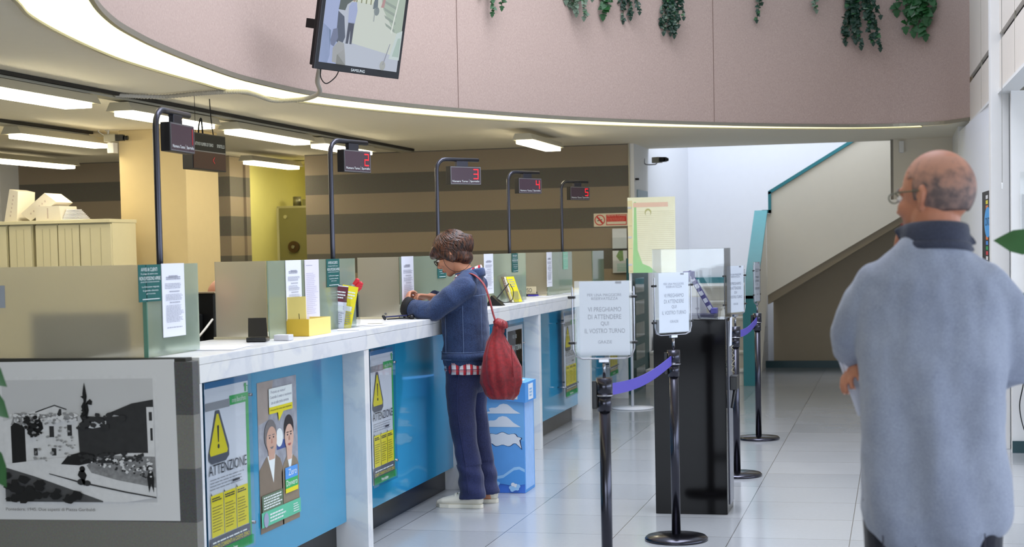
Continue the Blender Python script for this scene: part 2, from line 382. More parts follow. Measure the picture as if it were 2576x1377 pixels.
# right hand side
def xr(y): return .662 + (15.274 - y) * .0235
def o_rpanel(b):
    b.prism([(xr(15.274), 15.274, 2.62), (xr(3.9), 3.9, 2.62), (xr(3.9) + .1, 3.9, 2.62), (xr(15.274) + .1, 15.274, 2.62)], (0, 0, .358), PANEL)
    b.prism([(xr(15.274), 15.274, 3.035), (xr(3.9), 3.9, 3.035), (xr(3.9) + .1, 3.9, 3.035), (xr(15.274) + .1, 15.274, 3.035)], (0, 0, 1.6), PANEL)
    b.prism([(xr(15.274) + .03, 15.274, 2.97), (xr(3.9) + .03, 3.9, 2.97), (xr(3.9) + .1, 3.9, 2.97), (xr(15.274) + .1, 15.274, 2.97)], (0, 0, .08), BLACK)
    for y in (13.9, 11.0, 8.5): b.box(xr(y) - .0015, y, 2.62, xr(y) + .01, y + .006, 4.6, ALU)
    b.prism([(xr(15.274) - .012, 15.2, 2.60), (xr(3.9) - .012, 3.9, 2.60), (xr(3.9) + .12, 3.9, 2.60), (xr(15.274) + .12, 15.2, 2.60)], (0, 0, .022), WHITE)
struct(one('wall_upper_right', o_rpanel))
struct(one('wall_right', lambda b: (b.prism([(.60, 16.2, 0), (.735, 12.4, 0), (.85, 12.4, 0), (.75, 16.2, 0)], (0, 0, 2.6), STAIRW), b.box(.59, 16.2, 0, .75, 17.95, ZC, WHITE))))
struct(one('wall_lintel', lambda b: b.box(-.03, 17.85, 2.0, .59, 17.95, ZC, CREAM)))
struct(one('wall_lintel_end', lambda b: b.box(-.06, 17.85, 2.0, -.03, 18.0, ZC, mat('grey_jamb', (140, 134, 124), .6))))
struct(one('wall_right_column', lambda b: b.box(.672, 12.15, 0, .80, 12.4, 4.6, WHITE, .004)))
struct(one('wall_right_rear', lambda b: b.box(.80, 11.95, 0, 6, 12.05, 2.6, WHITE)))
struct(one('baseboard_right', lambda b: b.box(.80, 11.925, 0, 6, 11.95, .085, DTEAL)))
struct(one('wall_far_right', lambda b: (b.box(5.9, -6, 2.56, 6, 12, ZC, WHITE), b.box(5.9, -6, 0, 6, 12, .32, WHITE))))
# glazed entrance behind the camera
GREYM = mat('grey_door_metal', (90, 94, 98), .4, .5)
def o_front(b):
    for i in range(7): b.box(-4 + i * 1.17, -5.95, 0, -3.92 + i * 1.17, -5.85, ZC, GREYM)
    b.box(-4, -5.95, 2.45, 3.1, -5.85, ZC, GREYM); b.box(-4, -5.95, 0, 3.1, -5.85, .12, GREYM)
    b.box(-13, -6, 0, -4, -5.8, ZC, WHITE); b.box(3.1, -6, 0, 6, -5.8, ZC, WHITE)
struct(one('window_1', o_front))
# lighting band round the opening
COVE = mat('cove_diffuser', (255, 250, 205), .5, var=0, emit=1.6, emitc=(255, 246, 190))
def o_cove(b):
    n = 110
    def at(P, t):
        L_ = [0]
        for i in range(len(P) - 1): L_.append(L_[-1] + (P[i + 1] - P[i]).length)
        d = t * L_[-1]
        for i in range(len(P) - 1):
            if L_[i + 1] >= d: return P[i].lerp(P[i + 1], (d - L_[i]) / (L_[i + 1] - L_[i]))
        return P[-1]
    INC = [p for p in INN if p.x < .22 or p.y < 10]
    for i in range(n):
        a, c = at(INC, i / n), at(INC, (i + 1) / n); ao, co = at(OUT, i / n), at(OUT, (i + 1) / n)
        b.face([(a.x, a.y, ZC - .001), (c.x, c.y, ZC - .001), (co.x, co.y, ZC - .001), (ao.x, ao.y, ZC - .001)], COVE)
tag(one('cove_light', o_cove), 'curved glowing light band around the edge of the round ceiling opening', 'light')
# fluorescent rows
TUBE = mat('lit_diffuser', (255, 250, 215), .4, var=0, emit=20, emitc=(255, 243, 208))
TRAY = mat('grey_light_housing', (176, 170, 150), .45, var=.04)
def lamp(label, x, y0, y1, w=.16, z=2.53, group=None, rail=None):
    t = thing('ceiling_light', label, 'light', (x, (y0 + y1) / 2, z), group)
    def h(b):
        b.prism([(x - w / 2 - .02, y0 - .08, z + .012), (x + w / 2 + .02, y0 - .08, z + .012), (x + w / 2 - .01, y0 - .08, z + .07), (x - w / 2 + .01, y0 - .08, z + .07)], (0, y1 - y0 + .16, 0), TRAY)
        for y in (y0 + .2, y1 - .2): b.cyl((x, y, z + .07), (x, y, 2.611), .006, TRAY, 8)
    one('housing', h, t)
    lbl(one('diffuser', lambda b: b.box(x - w / 2, y0, z - .02, x + w / 2, y1, z + .012, TUBE, .008), t), 'glowing warm white diffuser')
lamp('ceiling light at the top left corner, first of the long row above the counter', -5.17, 8.05, 9.46, .2)
lamp('ceiling light behind the first ticket display, second of the long row', -5.17, 10.1, 11.42)
lamp('ceiling light between the first and second ticket displays, third of the long row', -5.17, 11.95, 13.46)
lamp('ceiling light behind the second ticket display, last of the long row', -5.17, 13.9, 15.2)
lamp('ceiling light left of the yellow pillar, ending at the wall camera', -6.87, 11.55, 12.95, .14)
lamp('ceiling light furthest back at the left above the binders', -8.75, 14.2, 15.75, .16)
lamp('ceiling light in front of the strong room opening', -6.75, 16.0, 17.3, .14)
lamp('single short ceiling light near the end of the striped wall', -3.33, 14.35, 15.6)
# added unseen lights over the back office, put in to brighten its ceiling
lamp('added unseen fill light over the back office out of frame, far left row', -9.0, 10.5, 12.0)
lamp('added unseen fill light over the back office out of frame, near left row', -7.2, 6.3, 7.8)
lamp('added unseen fill light over the back office out of frame, behind the near left one', -7.2, 8.6, 10.1)
lamp('ceiling light inside the strong room, hidden behind the striped wall', -6.2, 17.6, 18.6)
def rail(label, x, y0, y1):
    tag(one('light_trunking', lambda b: (b.box(x - .05, y0, 2.612, x + .05, y1, ZC - .002, TRAY), b.box(x + .07, y0, 2.625, x + .09, y1, 2.648, mat('dark_cable', (40, 36, 30), .7))), None), label, 'trunking')
rail('long grey trunking carrying the row of ceiling lights above the counter', -5.17, 6.5, 16.6)
rail('grey trunking carrying the light left of the yellow pillar', -6.95, 8.5, 12.8)
def conduit_line(pts, r, m, b, rib=0):
    P = [Vector(p) for p in spline([tuple(p) for p in pts], 6)] if len(pts) > 2 else [Vector(p) for p in pts]
    b.loft(P, [r] * len(P), m, 10, caps=True)
def sp3(pts, k=6):
    out = []
    P = [Vector(p) for p in pts]
    for i in range(len(P) - 1):
        p0 = P[max(i - 1, 0)]; p1 = P[i]; p2 = P[i + 1]; p3 = P[min(i + 2, len(P) - 1)]
        for j in range(k):
            t = j / k; out.append(.5 * ((2 * p1) + (p2 - p0) * t + (2 * p0 - 5 * p1 + 4 * p2 - p3) * t * t + (3 * p1 - p0 - 3 * p2 + p3) * t ** 3))
    out.append(P[-1]); return out
# ---------------------------------------------------------------- counter
BLUE = mat('blue_back_painted_glass', (44, 142, 182), .08, var=.03, nscale=3, spec=.7, coat=.3)
PLINTH = mat('black_plinth', (14, 14, 15), .25, var=0)
STONE = mat('grey_stone_plinth', (92, 88, 82), .5, var=.08)
WOODT = mat('desk_laminate', (168, 156, 128), .5, var=.05)
CT = 1.14; XF = -2.665
bounds = [5.765, 7.79, 9.84, 11.89, 13.95, 15.98]
cl = ['counter section nearest the camera, with the two posters, left of the first marble pier', 'counter section the woman leans on, second from the camera',
      'counter section behind the red bag and cardboard bin, third from the camera', 'counter section with the CHIUSO plate on top, fourth from the camera', 'counter section furthest from the camera, behind the waiting signs']
for i in range(5):
    y0, y1 = bounds[i], bounds[i + 1]
    t = thing('counter_unit', cl[i], 'counter', (XF, y0, 0), 'service counter sections')
    def top(b):
        b.box(-3.16, y0 + .001, CT - .03, XF, y1 - .001, CT, MARBLE, .002)
    lbl(one('marble_worktop', top, t), 'white marble worktop')
    lbl(one('marble_fascia', lambda b: b.box(XF - .03, y0 + .001, 1.037, XF, y1 - .001, CT - .031, MARBLE, .001), t), 'white marble front edge')
    for a, c in ((y0 + .001, y0 + .038), (y1 - .038, y1 - .001)):
        if i == 0 and a < 5.8: c = y0 + .022
        one('side_slab', lambda b: b.box(-3.12, a, 0, XF - .002, c, 1.036, MARBLE, .001), t)
    lbl(one('front_panel', lambda b: b.box(-2.80, y0 + .04, .145, -2.785, y1 - .04, 1.037, BLUE), t), 'glossy blue front panel')
    one('plinth', lambda b: b.box(-2.90, y0 + .04, 0, -2.842, y1 - .04, .144, PLINTH if i < 2 else STONE), t)
    one('back_board', lambda b: b.box(-3.14, y0 + .04, .1, -3.12, y1 - .04, CT - .031, WOODT), t)
# striped end of the counter
t = thing('counter_end_panel', 'dark and light grey striped panel closing the near end of the counter', 'panel', (-2.7, 5.73, 0))
one('board', lambda b: b.box(-4.6, 5.70, 0, XF, 5.755, 1.128, STRIPE_END, .002), t)
lbl(one('capping', lambda b: b.box(-4.6, 5.705, 1.129, XF - .03, 5.76, CT + .002, mat('dark_capping', (52, 52, 46), .5)), t), 'dark capping strip')
tag(one('back_desk', lambda b: (b.box(-3.62, 5.8, .72, -3.145, 15.6, .75, WOODT), [b.box(-3.58, y, 0, -3.2, y + .03, .72, WOODT) for y in (5.9, 7.8, 9.85, 11.9, 13.95, 15.5)])), 'long work desk behind the counter screens', 'desk')

# ---------------------------------------------------------------- glass screens
def glassmat(name, c, rough, tr, tint, spec=.5):
    m = mat(name, c, rough, var=0); nt = m.node_tree; N = lambda t: nt.nodes.new('ShaderNode' + t); K = nt.links.new; out = nt.nodes['Material Output']
    p = nt.nodes['Principled BSDF']; p.inputs['Transmission Weight'].default_value = 1; p.inputs['IOR'].default_value = 1.08; p.inputs['Roughness'].default_value = rough
    d = N('BsdfTranslucent'); d.inputs[0].default_value = L(tint); df = N('BsdfDiffuse'); df.inputs[0].default_value = L(tint)
    a = N('AddShader'); m1 = N('MixShader'); m1.inputs[0].default_value = .5; K(d.outputs[0], m1.inputs[1]); K(df.outputs[0], m1.inputs[2])
    m2 = N('MixShader'); m2.inputs[0].default_value = tr; K(m1.outputs[0], m2.inputs[1]); K(p.outputs[0], m2.inputs[2])
    g = N('BsdfGlossy'); g.inputs['Roughness'].default_value = .06; f = N('LayerWeight'); f.inputs[0].default_value = .5
    ff = math_n(N, K, 'ADD', math_n(N, K, 'MULTIPLY', math_n(N, K, 'POWER', f.outputs['Facing'], 4), .6), .05); m3 = N('MixShader'); K(ff, m3.inputs[0]); K(m2.outputs[0], m3.inputs[1]); K(g.outputs[0], m3.inputs[2]); K(m3.outputs[0], out.inputs['Surface'])
    return m
FROST = glassmat('brushed_frosted_glass', (252, 249, 238), .50, .66, (240, 234, 212))
GREEN = glassmat('greenish_frosted_glass', (222, 240, 230), .22, .60, (214, 232, 214))
GEDGE = mat('green_glass_edge', (120, 170, 150), .2, var=0, trans=.4)
def clearmat(name, c, a=.12):
    m = mat(name, c, .04, var=0); nt = m.node_tree; N = lambda t: nt.nodes.new('ShaderNode' + t); K = nt.links.new
    t = N('BsdfTransparent'); t.inputs[0].default_value = L(c); g = N('BsdfGlossy'); g.inputs['Roughness'].default_value = .03; f = N('LayerWeight'); f.inputs[0].default_value = .5
    ad = math_n(N, K, 'ADD', math_n(N, K, 'MULTIPLY', math_n(N, K, 'POWER', f.outputs['Facing'], 4), .5), .012 + a * .12); mx = N('MixShader'); K(ad, mx.inputs[0]); K(t.outputs[0], mx.inputs[1]); K(g.outputs[0], mx.inputs[2]); K(mx.outputs[0], nt.nodes['Material Output'].inputs['Surface']); return m
CLEAR = clearmat('clear_acrylic', (250, 251, 251)); HAZE = clearmat('hazy_acrylic', (228, 228, 228), .2)
METAL = mat('polished_steel', (150, 150, 156), .22, 1, var=.03); DMETAL = mat('dark_satin_steel', (72, 72, 80), .28, .9, var=.04)
GT = 1.508
tg = thing('glass_screen', 'wide frosted glass screen at the near left end, above the old photograph', 'glass screen', (-2.9, 5.735, CT))
lbl(one('frosted_pane', lambda b: b.box(-4.55, 5.728, CT + .003, -2.878, 5.736, GT, FROST), tg), 'frosted pane facing the camera')
lbl(one('side_pane', lambda b: b.box(-2.874, 5.73, CT + .001, -2.866, 6.21, GT, GREEN), tg), 'greenish pane along the counter')
one('edge', lambda b: b.box(-2.880, 5.724, CT + .001, -2.862, 5.7295, GT, GEDGE), tg)
glab = ['screen behind the yellow box, second from the camera', 'screen behind the woman\'s hands, third from the camera', 'screen behind the red bag strap, fourth from the camera', 'screen behind the CHIUSO plate, fifth from the camera', 'screen at the far end of the counter, last of the row']
for i, y in enumerate((6.98, 9.03, 11.08, 13.13, 15.18)):
    tg = thing('glass_screen', 'frosted glass ' + glab[i], 'glass screen', (-2.9, y, CT), 'glass screens on the counter')
    x0 = -3.135
    lbl(one('frosted_pane', lambda b: b.box(x0, y, CT + .003, -2.878, y + .008, GT, FROST), tg), 'frosted pane facing the camera')
    y1 = y + (1.235 if i not in (3, 4) else (1.04 if i == 3 else .6))
    lbl(one('side_pane', lambda b: b.box(-2.874, y + .003, CT + .001, -2.866, y1, GT, GREEN), tg), 'greenish pane along the counter')
    one('clamp', lambda b: b.cyl((-2.965, y - .006, CT + .03), (-2.965, y + .012, CT + .03), .006, METAL, 14), tg)
    lbl(one('ledge', lambda b: b.box(x0 - .01, y - .01, CT + .0005, -2.88, y + .016, CT + .012, mat('cream_ledge', (205, 196, 165), .5)), tg), 'cream bottom rail')

# ---------------------------------------------------------------- notices on the screens
PAPER = mat('white_paper', (222, 224, 234), .75, var=.01); INKG = mat('grey_print', (150, 152, 165), .8, var=0); INK = mat('dark_print', (40, 42, 52), .7, var=0)
GRN = mat('dark_green_card', (14, 88, 84), .5, var=.03); WPR = mat('white_print', (222, 228, 226), .7, var=0)
XN = -2.862
def notice(label, y, z0, w=.20, h=.293, seed=1):
    s = Sheet((XN, y, z0), (0, 1, 0), (0, 0, 1), w, h, PAPER)
    s.lines(.3, .7, .86, .80, 1, INKG, .6, 0, seed); s.lines(.18, .86, .83, .78, 2, INK if 0 else INKG, .6, .3, seed + 1)
    s.lines(.12, .9, .74, .66, 4, INKG, .4, .2, seed + 2); s.lines(.3, .75, .63, .61, 1, INKG, .7, 0, seed + 3); s.lines(.14, .9, .59, .50, 5, INKG, .4, .3, seed + 4)
    s.lines(.3, .75, .48, .46, 1, INKG, .7, 0, seed + 5); s.lines(.14, .92, .44, .2, 13, INKG, .4, .3, seed + 6); s.lines(.14, .9, .15, .12, 1, INKG, .4, .2, seed + 7)
    return tag(s.build('paper_notice'), label, 'notice', 'white notices taped to the screens')
notice('white printed notice on the nearest glass screen, right of the green card', 5.862, 1.213, .207, .297, 3)
notice('white printed notice above the yellow box, left of the blank form', 7.193, 1.215, .205, .293, 11)
notice('white printed notice behind the woman\'s hands', 9.04, 1.213, .24, .297, 21)
notice('white printed notice above the red bag strap', 10.985, 1.222, .265, .288, 31)
notice('narrow white notice on the fifth screen, above the CHIUSO plate', 13.075, 1.216, .21, .293, 41)
s = Sheet((XN, 7.447, 1.208), (0, 1, 0), (0, 0, 1), .198, .30, mat('lilac_paper', (216, 212, 226), .75)); s.lines(.1, .6, .93, .90, 1, INKG, .3, .2, 5); s.lines(.08, .92, .80, .10, 22, mat('faint_print', (190, 186, 200), .8, var=0), .3, .5, 6)
tag(s.build('form_sheet'), 'pale lilac form taped to the screen between the notice and the green card', 'form')
def card(label, y, z0, w=.195, h=.146, white=False):
    a, c = (GRN, WPR) if not white else (mat('pale_green_card', (140, 200, 176), .6), WPR)
    s = Sheet((XN, y, z0), (0, 1, 0), (0, 0, 1), w, h, a)
    s.text('AVVISI AI CLIENTI', .12, .82, .84, .92, c); s.text('Si prega di avere cura', .1, .72, .85, .775, c); s.text('NON SI POSSONO APRIRE', .03, .58, .97, .68, c); s.text('gli sportelli contemporaneamente', .08, .51, .9, .555, c)
    s.text('La Direzione ringrazia', .12, .37, .88, .425, c); s.text('la gentile clientela', .16, .27, .84, .325, c); s.text('per la cortesia', .3, .19, .7, .24, c); s.rect(.12, .06, .88, .08, c)
    return tag(s.build('green_notice_card'), label, 'notice', 'green notice cards on the screens')
card('dark green card with white lettering on the nearest glass screen', 5.66, 1.362)
card('dark green card with white lettering behind the magazine holder', 7.76, 1.362)
card('dark green card mostly hidden behind the woman\'s chin', 9.80, 1.362)
card('dark green card on the fourth screen, above the brochure stand', 11.835, 1.362)
card('pale green faded card on the fifth screen, right of the narrow notice', 13.76, 1.352, .20, .155, True)
s = Sheet((-3.60, 5.725, 1.345), (1, 0, 0), (0, 0, 1), .118, .09, mat('grey_sticker', (160, 166, 176), .6)); tag(s.build('grey_sticker'), 'small grey sheet on the frosted screen at the left edge', 'sticker')

# ---------------------------------------------------------------- ticket displays on bent poles
DSPF = mat('display_face', (62, 44, 54), .25, var=0, spec=.6); CASE = mat('black_display_case', (24, 22, 26), .4, var=0); RIM = mat('grey_display_rim', (120, 118, 120), .35, .5, var=0)
LED = mat('red_led_digits', (255, 40, 50), .4, var=0, emit=.9, emitc=(255, 26, 38)); LEDD = mat('dim_red_led_digit', (150, 24, 34), .4, var=0, emit=.28, emitc=(220, 20, 30))
SEG = {1: 'bc', 2: 'abged', 3: 'abgcd', 4: 'fgbc', 5: 'afgcd'}
SR = {'a': (0, .9, 1, 1), 'b': (.86, .5, 1, 1), 'c': (.86, 0, 1, .5), 'd': (0, 0, 1, .1), 'e': (0, 0, .14, .5), 'f': (0, .5, .14, 1), 'g': (0, .45, 1, .55)}
dl = ['nearest the camera', 'over the yellow box and magazine holder', 'rising behind the woman\'s head', 'above the red bag and fourth screen', 'furthest away near the no smoking sign']
for i, (y, ang) in enumerate(((6.03, 94), (8.10, 77), (10.13, 57), (12.12, 62), (14.15, 61))):
    k = i + 1; x = -2.95
    t = thing('ticket_display', 'ticket display reading %d on a bent pole, %s' % (k, dl[i]), 'display', (x, y, CT), 'ticket displays on poles along the counter')
    a = math.radians(ang); d = Vector((math.cos(a), math.sin(a), 0)); n = Vector((math.sin(a), -math.cos(a), 0)); B = Vector((x, y, 0))
    def pole(b):
        P = [B + Vector((0, 0, CT + .001)), B + Vector((0, 0, 1.6)), B + Vector((0, 0, 2.07))] + [B + d * (.075 * (1 - math.cos(q))) + Vector((0, 0, 2.07 + .075 * math.sin(q))) for q in (.4, .8, 1.2, math.pi / 2)] + [B + d * .37 + Vector((0, 0, 2.145))]
        b.loft(P, [.0135] * len(P), DMETAL, 14, side=tuple(n), caps=False)
    lbl(one('pole', pole, t), 'dark round bent pole')
    one('base_flange', lambda b: b.cyl(B + Vector((0, 0, CT + .0005)), B + Vector((0, 0, CT + .008)), .03, DMETAL, 20), t)
    M = Matrix((( d.x, n.x, 0, B.x), (d.y, n.y, 0, B.y), (0, 0, 1, 0), (0, 0, 0, 1)))
    one('hanger', lambda b: b.box(.17, -.012, 2.098, .27, .012, 2.136, DMETAL, .002, M), t)
    cs = one('display_case', lambda b: b.box(.10, -.022, 1.978, .375, .022, 2.10, CASE, .003, M), t)
    def face(b):
        q = .0225
        b.box(.103, q - .001, 1.981, .372, q + .0015, 2.097, RIM, 0, M); b.box(.108, q, 1.986, .367, q + .002, 2.092, DSPF, 0, M)
    f = one('display_face', face, t)
    o = B + d * .108 + n * .0252 + Vector((0, 0, 1.986)); s = Sheet(o, d, (0, 0, 1), .259, .106, None); s.k = 1
    lm = LEDD if k == 1 else LED
    for c in SEG[k]:
        x0, y0, x1, y1 = SR[c]; s.rect(.76 + x0 * .17, .28 + y0 * .64, .76 + x1 * .17, .28 + y1 * .64, lm, False)
    s.text('Numero Turno', .03, .08, .56, .20, WPR); s.rect(.60, .05, .605, .26, WPR, False); s.text('Sportello', .64, .055, .96, .21, WPR)
    lbl(s.build('lettering', t), 'red digit %d over white words' % k)
# big hanging board
t = thing('ticket_board', 'black hanging ticket board with white heading and dim red mark, beside the first ticket display', 'sign', (-4.7, 10.45, 2.39))
lbl(one('case', lambda b: b.box(-4.78, 10.165, 2.137, -4.703, 10.725, 2.392, CASE, .004), t), 'black case')
def brd(b):
    b.box(-4.703, 10.175, 2.27, -4.70, 10.715, 2.384, mat('black_heading_panel', (16, 14, 11), .6)); b.box(-4.703, 10.175, 2.145, -4.70, 10.715, 2.262, mat('brown_led_panel', (66, 36, 22), .5)); b.box(-4.703, 10.17, 2.262, -4.699, 10.72, 2.27, RIM)
one('face', brd, t)
s = Sheet((-4.699, 10.175, 2.145), (0, 1, 0), (0, 0, 1), .54, .24, None); s.k = 1
s.text("ATTIVITA' NUMERO DI TURNO", .04, .66, .60, .76, WPR); s.text('SPORTELLO', .72, .66, .96, .76, WPR, False); s.text('<', .58, .16, .64, .38, LEDD, False)
lbl(s.build('lettering', t), 'white heading and red mark')
one('hanging_wire', lambda b: (b.loft(sp3([(-4.74, 10.35, 2.392), (-4.73, 10.34, 2.45), (-4.74, 10.4, 2.5), (-4.74, 10.42, 2.40)]), [.006] * 19, BLACK, 8), b.loft(sp3([(-4.74, 10.6, 2.392), (-4.74, 10.57, 2.5), (-4.74, 10.55, ZC)]), [.004] * 13, BLACK, 8), b.loft([(-4.74, 10.3, 2.392), (-4.74, 10.3, ZC)], [.002] * 2, BLACK, 6)), t)

# ---------------------------------------------------------------- posters on the counter front
YEL = mat('yellow_print', (224, 210, 30), .6, var=.02); GREENP = mat('green_print', (60, 170, 92), .6, var=.02); GREYP = mat('grey_print_band', (150, 152, 158), .6, var=0); DGREY = mat('slate_print_band', (82, 86, 98), .6, var=0); NAVY = mat('navy_print', (24, 30, 60), .6, var=0)
PPR = mat('poster_paper', (224, 228, 238), .35, var=.01)
def attenzione(label, x, y, z0, w, h, hold=True, stand=.0):
    t = thing('warning_poster', label, 'poster', (x, y, z0), 'ATTENZIONE posters on the counter front')
    s = Sheet((x, y, z0), (0, 1, 0), (0, 0, 1), w, h, PPR)
    s.rect(.93, .0, 1, .94, GREENP); s.rect(0, .965, 1, 1, mat('blue_tint', (60, 120, 170), .3)); s.rect(0, .90, .98, .935, PPR); s.rect(0, .84, .55, .885, GREYP, False)
    s.rect(.55, .845, .98, .90, GREENP, False); s.text('conto BancoPosta', .6, .858, .93, .885, WPR); s.rect(.90, .905, .95, .955, GREENP)
    s.poly([(.04, .565), (.10, .54), (.42, .54), (.50, .565), (.50, .62), (.30, .835), (.22, .835), (.04, .60)], DGREY)
    s.poly([(.08, .585), (.45, .585), (.47, .60), (.275, .815), (.235, .815), (.06, .61)], YEL)
    s.poly([(.24, .75), (.28, .75), (.27, .655), (.25, .655)], INK); s.disc(.26, .632, .022, INK, up=False)
    s.text('ATTENZIONE', .03, .475, .90, .535, INK); s.lines(.05, .88, .465, .395, 4, GREYP, .3, .3, 8); s.rect(.55, .405, .72, .417, INK)
    for j in range(3): s.rect(.05 + j * .29, .13, .05 + j * .29 + .272, .365, YEL, j == 0); s.poly([(.05 + j * .29, .365), (.08 + j * .29, .365), (.05 + j * .29, .385)], INK, False)
    for j in range(3): s.lines(.07 + j * .29, .30 + j * .29, .355, .33, 2, INK, .6, .3, j); s.lines(.07 + j * .29, .30 + j * .29, .31, .16, 9, mat('olive_print', (120, 112, 20), .7, var=0), .3, .35, j + 4); s.k -= 2
    s.k += 2; s.rect(.0, .055, .93, .125, DGREY); s.text('CONTI CORRENTI A COSTO ZERO', .04, .062, .9, .085, YEL); s.lines(.05, .88, .115, .095, 1, WPR, .4, .1, 9); s.rect(0, 0, 1, .055, GREENP); s.text('Poste Italiane', .3, .015, .6, .04, WPR)
    s.build('poster_sheet', t)
    if hold:
        lbl(one('acrylic_sleeve', lambda b: b.box(x + .006, y - .012, z0 - .012, x + .009, y + w + .02, z0 + h + .012, CLEAR), t), 'clear acrylic sleeve')
        for zz in (z0 + h * .12, z0 + h * .88):
            one('standoff', lambda b: b.cyl((-2.785, y + w + .01, zz), (x + .014, y + w + .01, zz), .007, METAL, 12), t)
            if stand: one('standoff', lambda b: b.cyl((-2.785, y - .006, zz), (x + .014, y - .006, zz), .005, METAL, 12), t)
attenzione('yellow warning triangle poster on the nearest counter section, left of the poster of two men', -2.74, 5.965, .285, .445, .735)
attenzione('yellow warning triangle poster on the second counter section, left of the woman', -2.74, 8.06, .285, .39, .725)
attenzione('yellow warning triangle poster on the fourth counter section, left of the first waiting sign', -2.72, 13.06, .285, .50, .71, True, 1)
attenzione('yellow warning triangle poster on the far counter section, below the first waiting sign', -2.72, 15.18, .285, .46, .71, True, 1)
# poster of two men
SKIN1 = mat('printed_skin_tone', (196, 158, 138), .5, var=.04); SKIN2 = mat('printed_light_skin_tone', (210, 172, 152), .5, var=.04); HAIRG = mat('printed_grey_hair', (112, 108, 108), .6, var=.2, nscale=60); HAIRD = mat('printed_dark_hair', (42, 36, 38), .6, var=.2)
COAT = mat('printed_brown_coat', (124, 110, 94), .6, var=.12, nscale=20); SHOP = mat('printed_workshop_blur', (150, 152, 160), .6, var=.45, nscale=22)
s = Sheet((-2.7835, 6.612, .282), (0, 1, 0), (0, 0, 1), .478, .682, SHOP)
s.poly([(0, .72), (.25, .74), (.4, 1), (0, 1)], mat('printed_drape', (158, 146, 138), .6, var=.2, nscale=14)); s.rect(.45, .52, .7, .58, mat('printed_blue_cloth', (60, 80, 140), .6), False); s.disc(.52, .60, .09, WPR)
s.poly([(0, 0), (0, .42), (.12, .47), (.2, .50), (.40, .50), (.52, .46), (.58, .40), (.58, 0)], COAT); s.poly([(.55, 0), (.55, .36), (.62, .42), (.70, .46), (.84, .46), (.95, .42), (1, .38), (1, 0)], mat('printed_tan_coat', (136, 122, 102), .6, var=.1, nscale=20), False)
s.poly([(.2, .50), (.40, .50), (.34, .31)], WPR); s.poly([(.70, .46), (.84, .46), (.77, .33)], WPR, False)
s.poly([(.21, .56), (.40, .56), (.38, .47), (.24, .47)], SKIN1); s.poly([(.68, .53), (.84, .53), (.82, .43), (.70, .43)], SKIN2, False)
s.disc(.29, .635, .155, HAIRG, .105); s.disc(.76, .645, .125, HAIRD, .095, up=False); s.disc(.31, .60, .13, SKIN1, .092); s.disc(.76, .585, .115, SKIN2, .09, up=False)
for cx_, cy_, w_, hm in ((.31, .60, .13, HAIRG), (.76, .585, .115, HAIRD)):
    s.k += 1
    for dx in (-.4, .35): s.disc(cx_ + dx * w_, cy_ + .018, .016, INK, .006, up=False); s.rect(cx_ + dx * w_ - .028, cy_ + .032, cx_ + dx * w_ + .028, cy_ + .038, hm, False)
    s.poly([(cx_ - .012, cy_ + .01), (cx_ + .012, cy_ + .01), (cx_ + .02, cy_ - .022), (cx_ - .02, cy_ - .022)], mat('printed_shade_skin', (174, 128, 110), .5), False)
    s.poly([(cx_ - .045, cy_ - .045), (cx_ + .045, cy_ - .043), (cx_ + .02, cy_ - .058), (cx_ - .02, cy_ - .058)], mat('printed_mouth', (170, 92, 88), .5) if hm is HAIRD else HAIRG, False)
s.rect(.26, .82, .86, .945, WPR); s.rect(.26, .775, .86, .82, YEL, False); s.poly([(.48, .775), (.62, .775), (.5, .715)], YEL, False)
s.text('Prenoto un mutuo?', .31, .91, .68, .93, INKG); s.text('Controllo il conto e i movimenti', .29, .875, .84, .895, INKG, False); s.text('con un solo conto corrente', .31, .838, .76, .86, INKG, False); s.text('e lo posso fare senza spese di gestione', .29, .79, .83, .806, INK, False)
s.rect(.62, .30, .95, .38, mat('sky_blue_print', (84, 150, 220), .6)); s.rect(.62, .235, .95, .30, GREENP, False); s.rect(.62, .205, .95, .235, YEL, False); s.text('Zero', .70, .32, .92, .365, WPR); s.text('Davvero', .64, .25, .93, .29, WPR, False)
s.rect(.02, .14, .54, .25, mat('olive_green_panel', (96, 116, 92), .6)); s.rect(.0, .04, 1, .14, mat('mint_print', (92, 184, 148), .6), False); s.lines(.06, .52, .245, .155, 5, WPR, .5, .2, 4); s.lines(.2, .6, .125, .06, 3, WPR, .5, .3, 5); s.lines(.8, .95, .125, .06, 4, WPR, .4, .3, 6); s.disc(.1, .085, .06, mat('crest_grey', (150, 156, 180), .6), .05)
tag(s.build('advertising_poster'), 'tall poster of two smiling men in brown coats on the nearest counter section', 'poster')
# LA LIRA TORNA
t = thing('lira_poster', 'dark grey LA LIRA TORNA poster in a clear holder, above the cardboard bin', 'poster', (-2.72, 11.05, .3))
s = Sheet((-2.72, 11.04, .28), (0, 1, 0), (0, 0, 1), .50, .70, PPR); s.rect(.06, .04, .94, .955, mat('charcoal_print', (88, 90, 100), .4)); s.rect(.55, .04, .94, .955, mat('grey_fade_print', (134, 136, 144), .4), False)
s.text('LA LIRA TORNA', .1, .74, .9, .80, WPR); s.text('10.10', .35, .87, .6, .91, WPR, False); s.disc(.5, .5, .22, GREYP); s.disc(.5, .5, .19, mat('coin_grey', (110, 112, 120), .4)); s.lines(.2, .8, .25, .1, 6, WPR, .4, .3, 7)
s.build('poster_sheet', t); lbl(one('acrylic_sleeve', lambda b: b.box(-2.714, 11.02, .27, -2.711, 11.56, 1.0, CLEAR), t), 'clear acrylic holder')
for zz in (.4, .84):
    for yy in (11.03, 11.55): one('standoff', lambda b: b.cyl((-2.785, yy, zz), (-2.706, yy, zz), .006, METAL, 12), t)
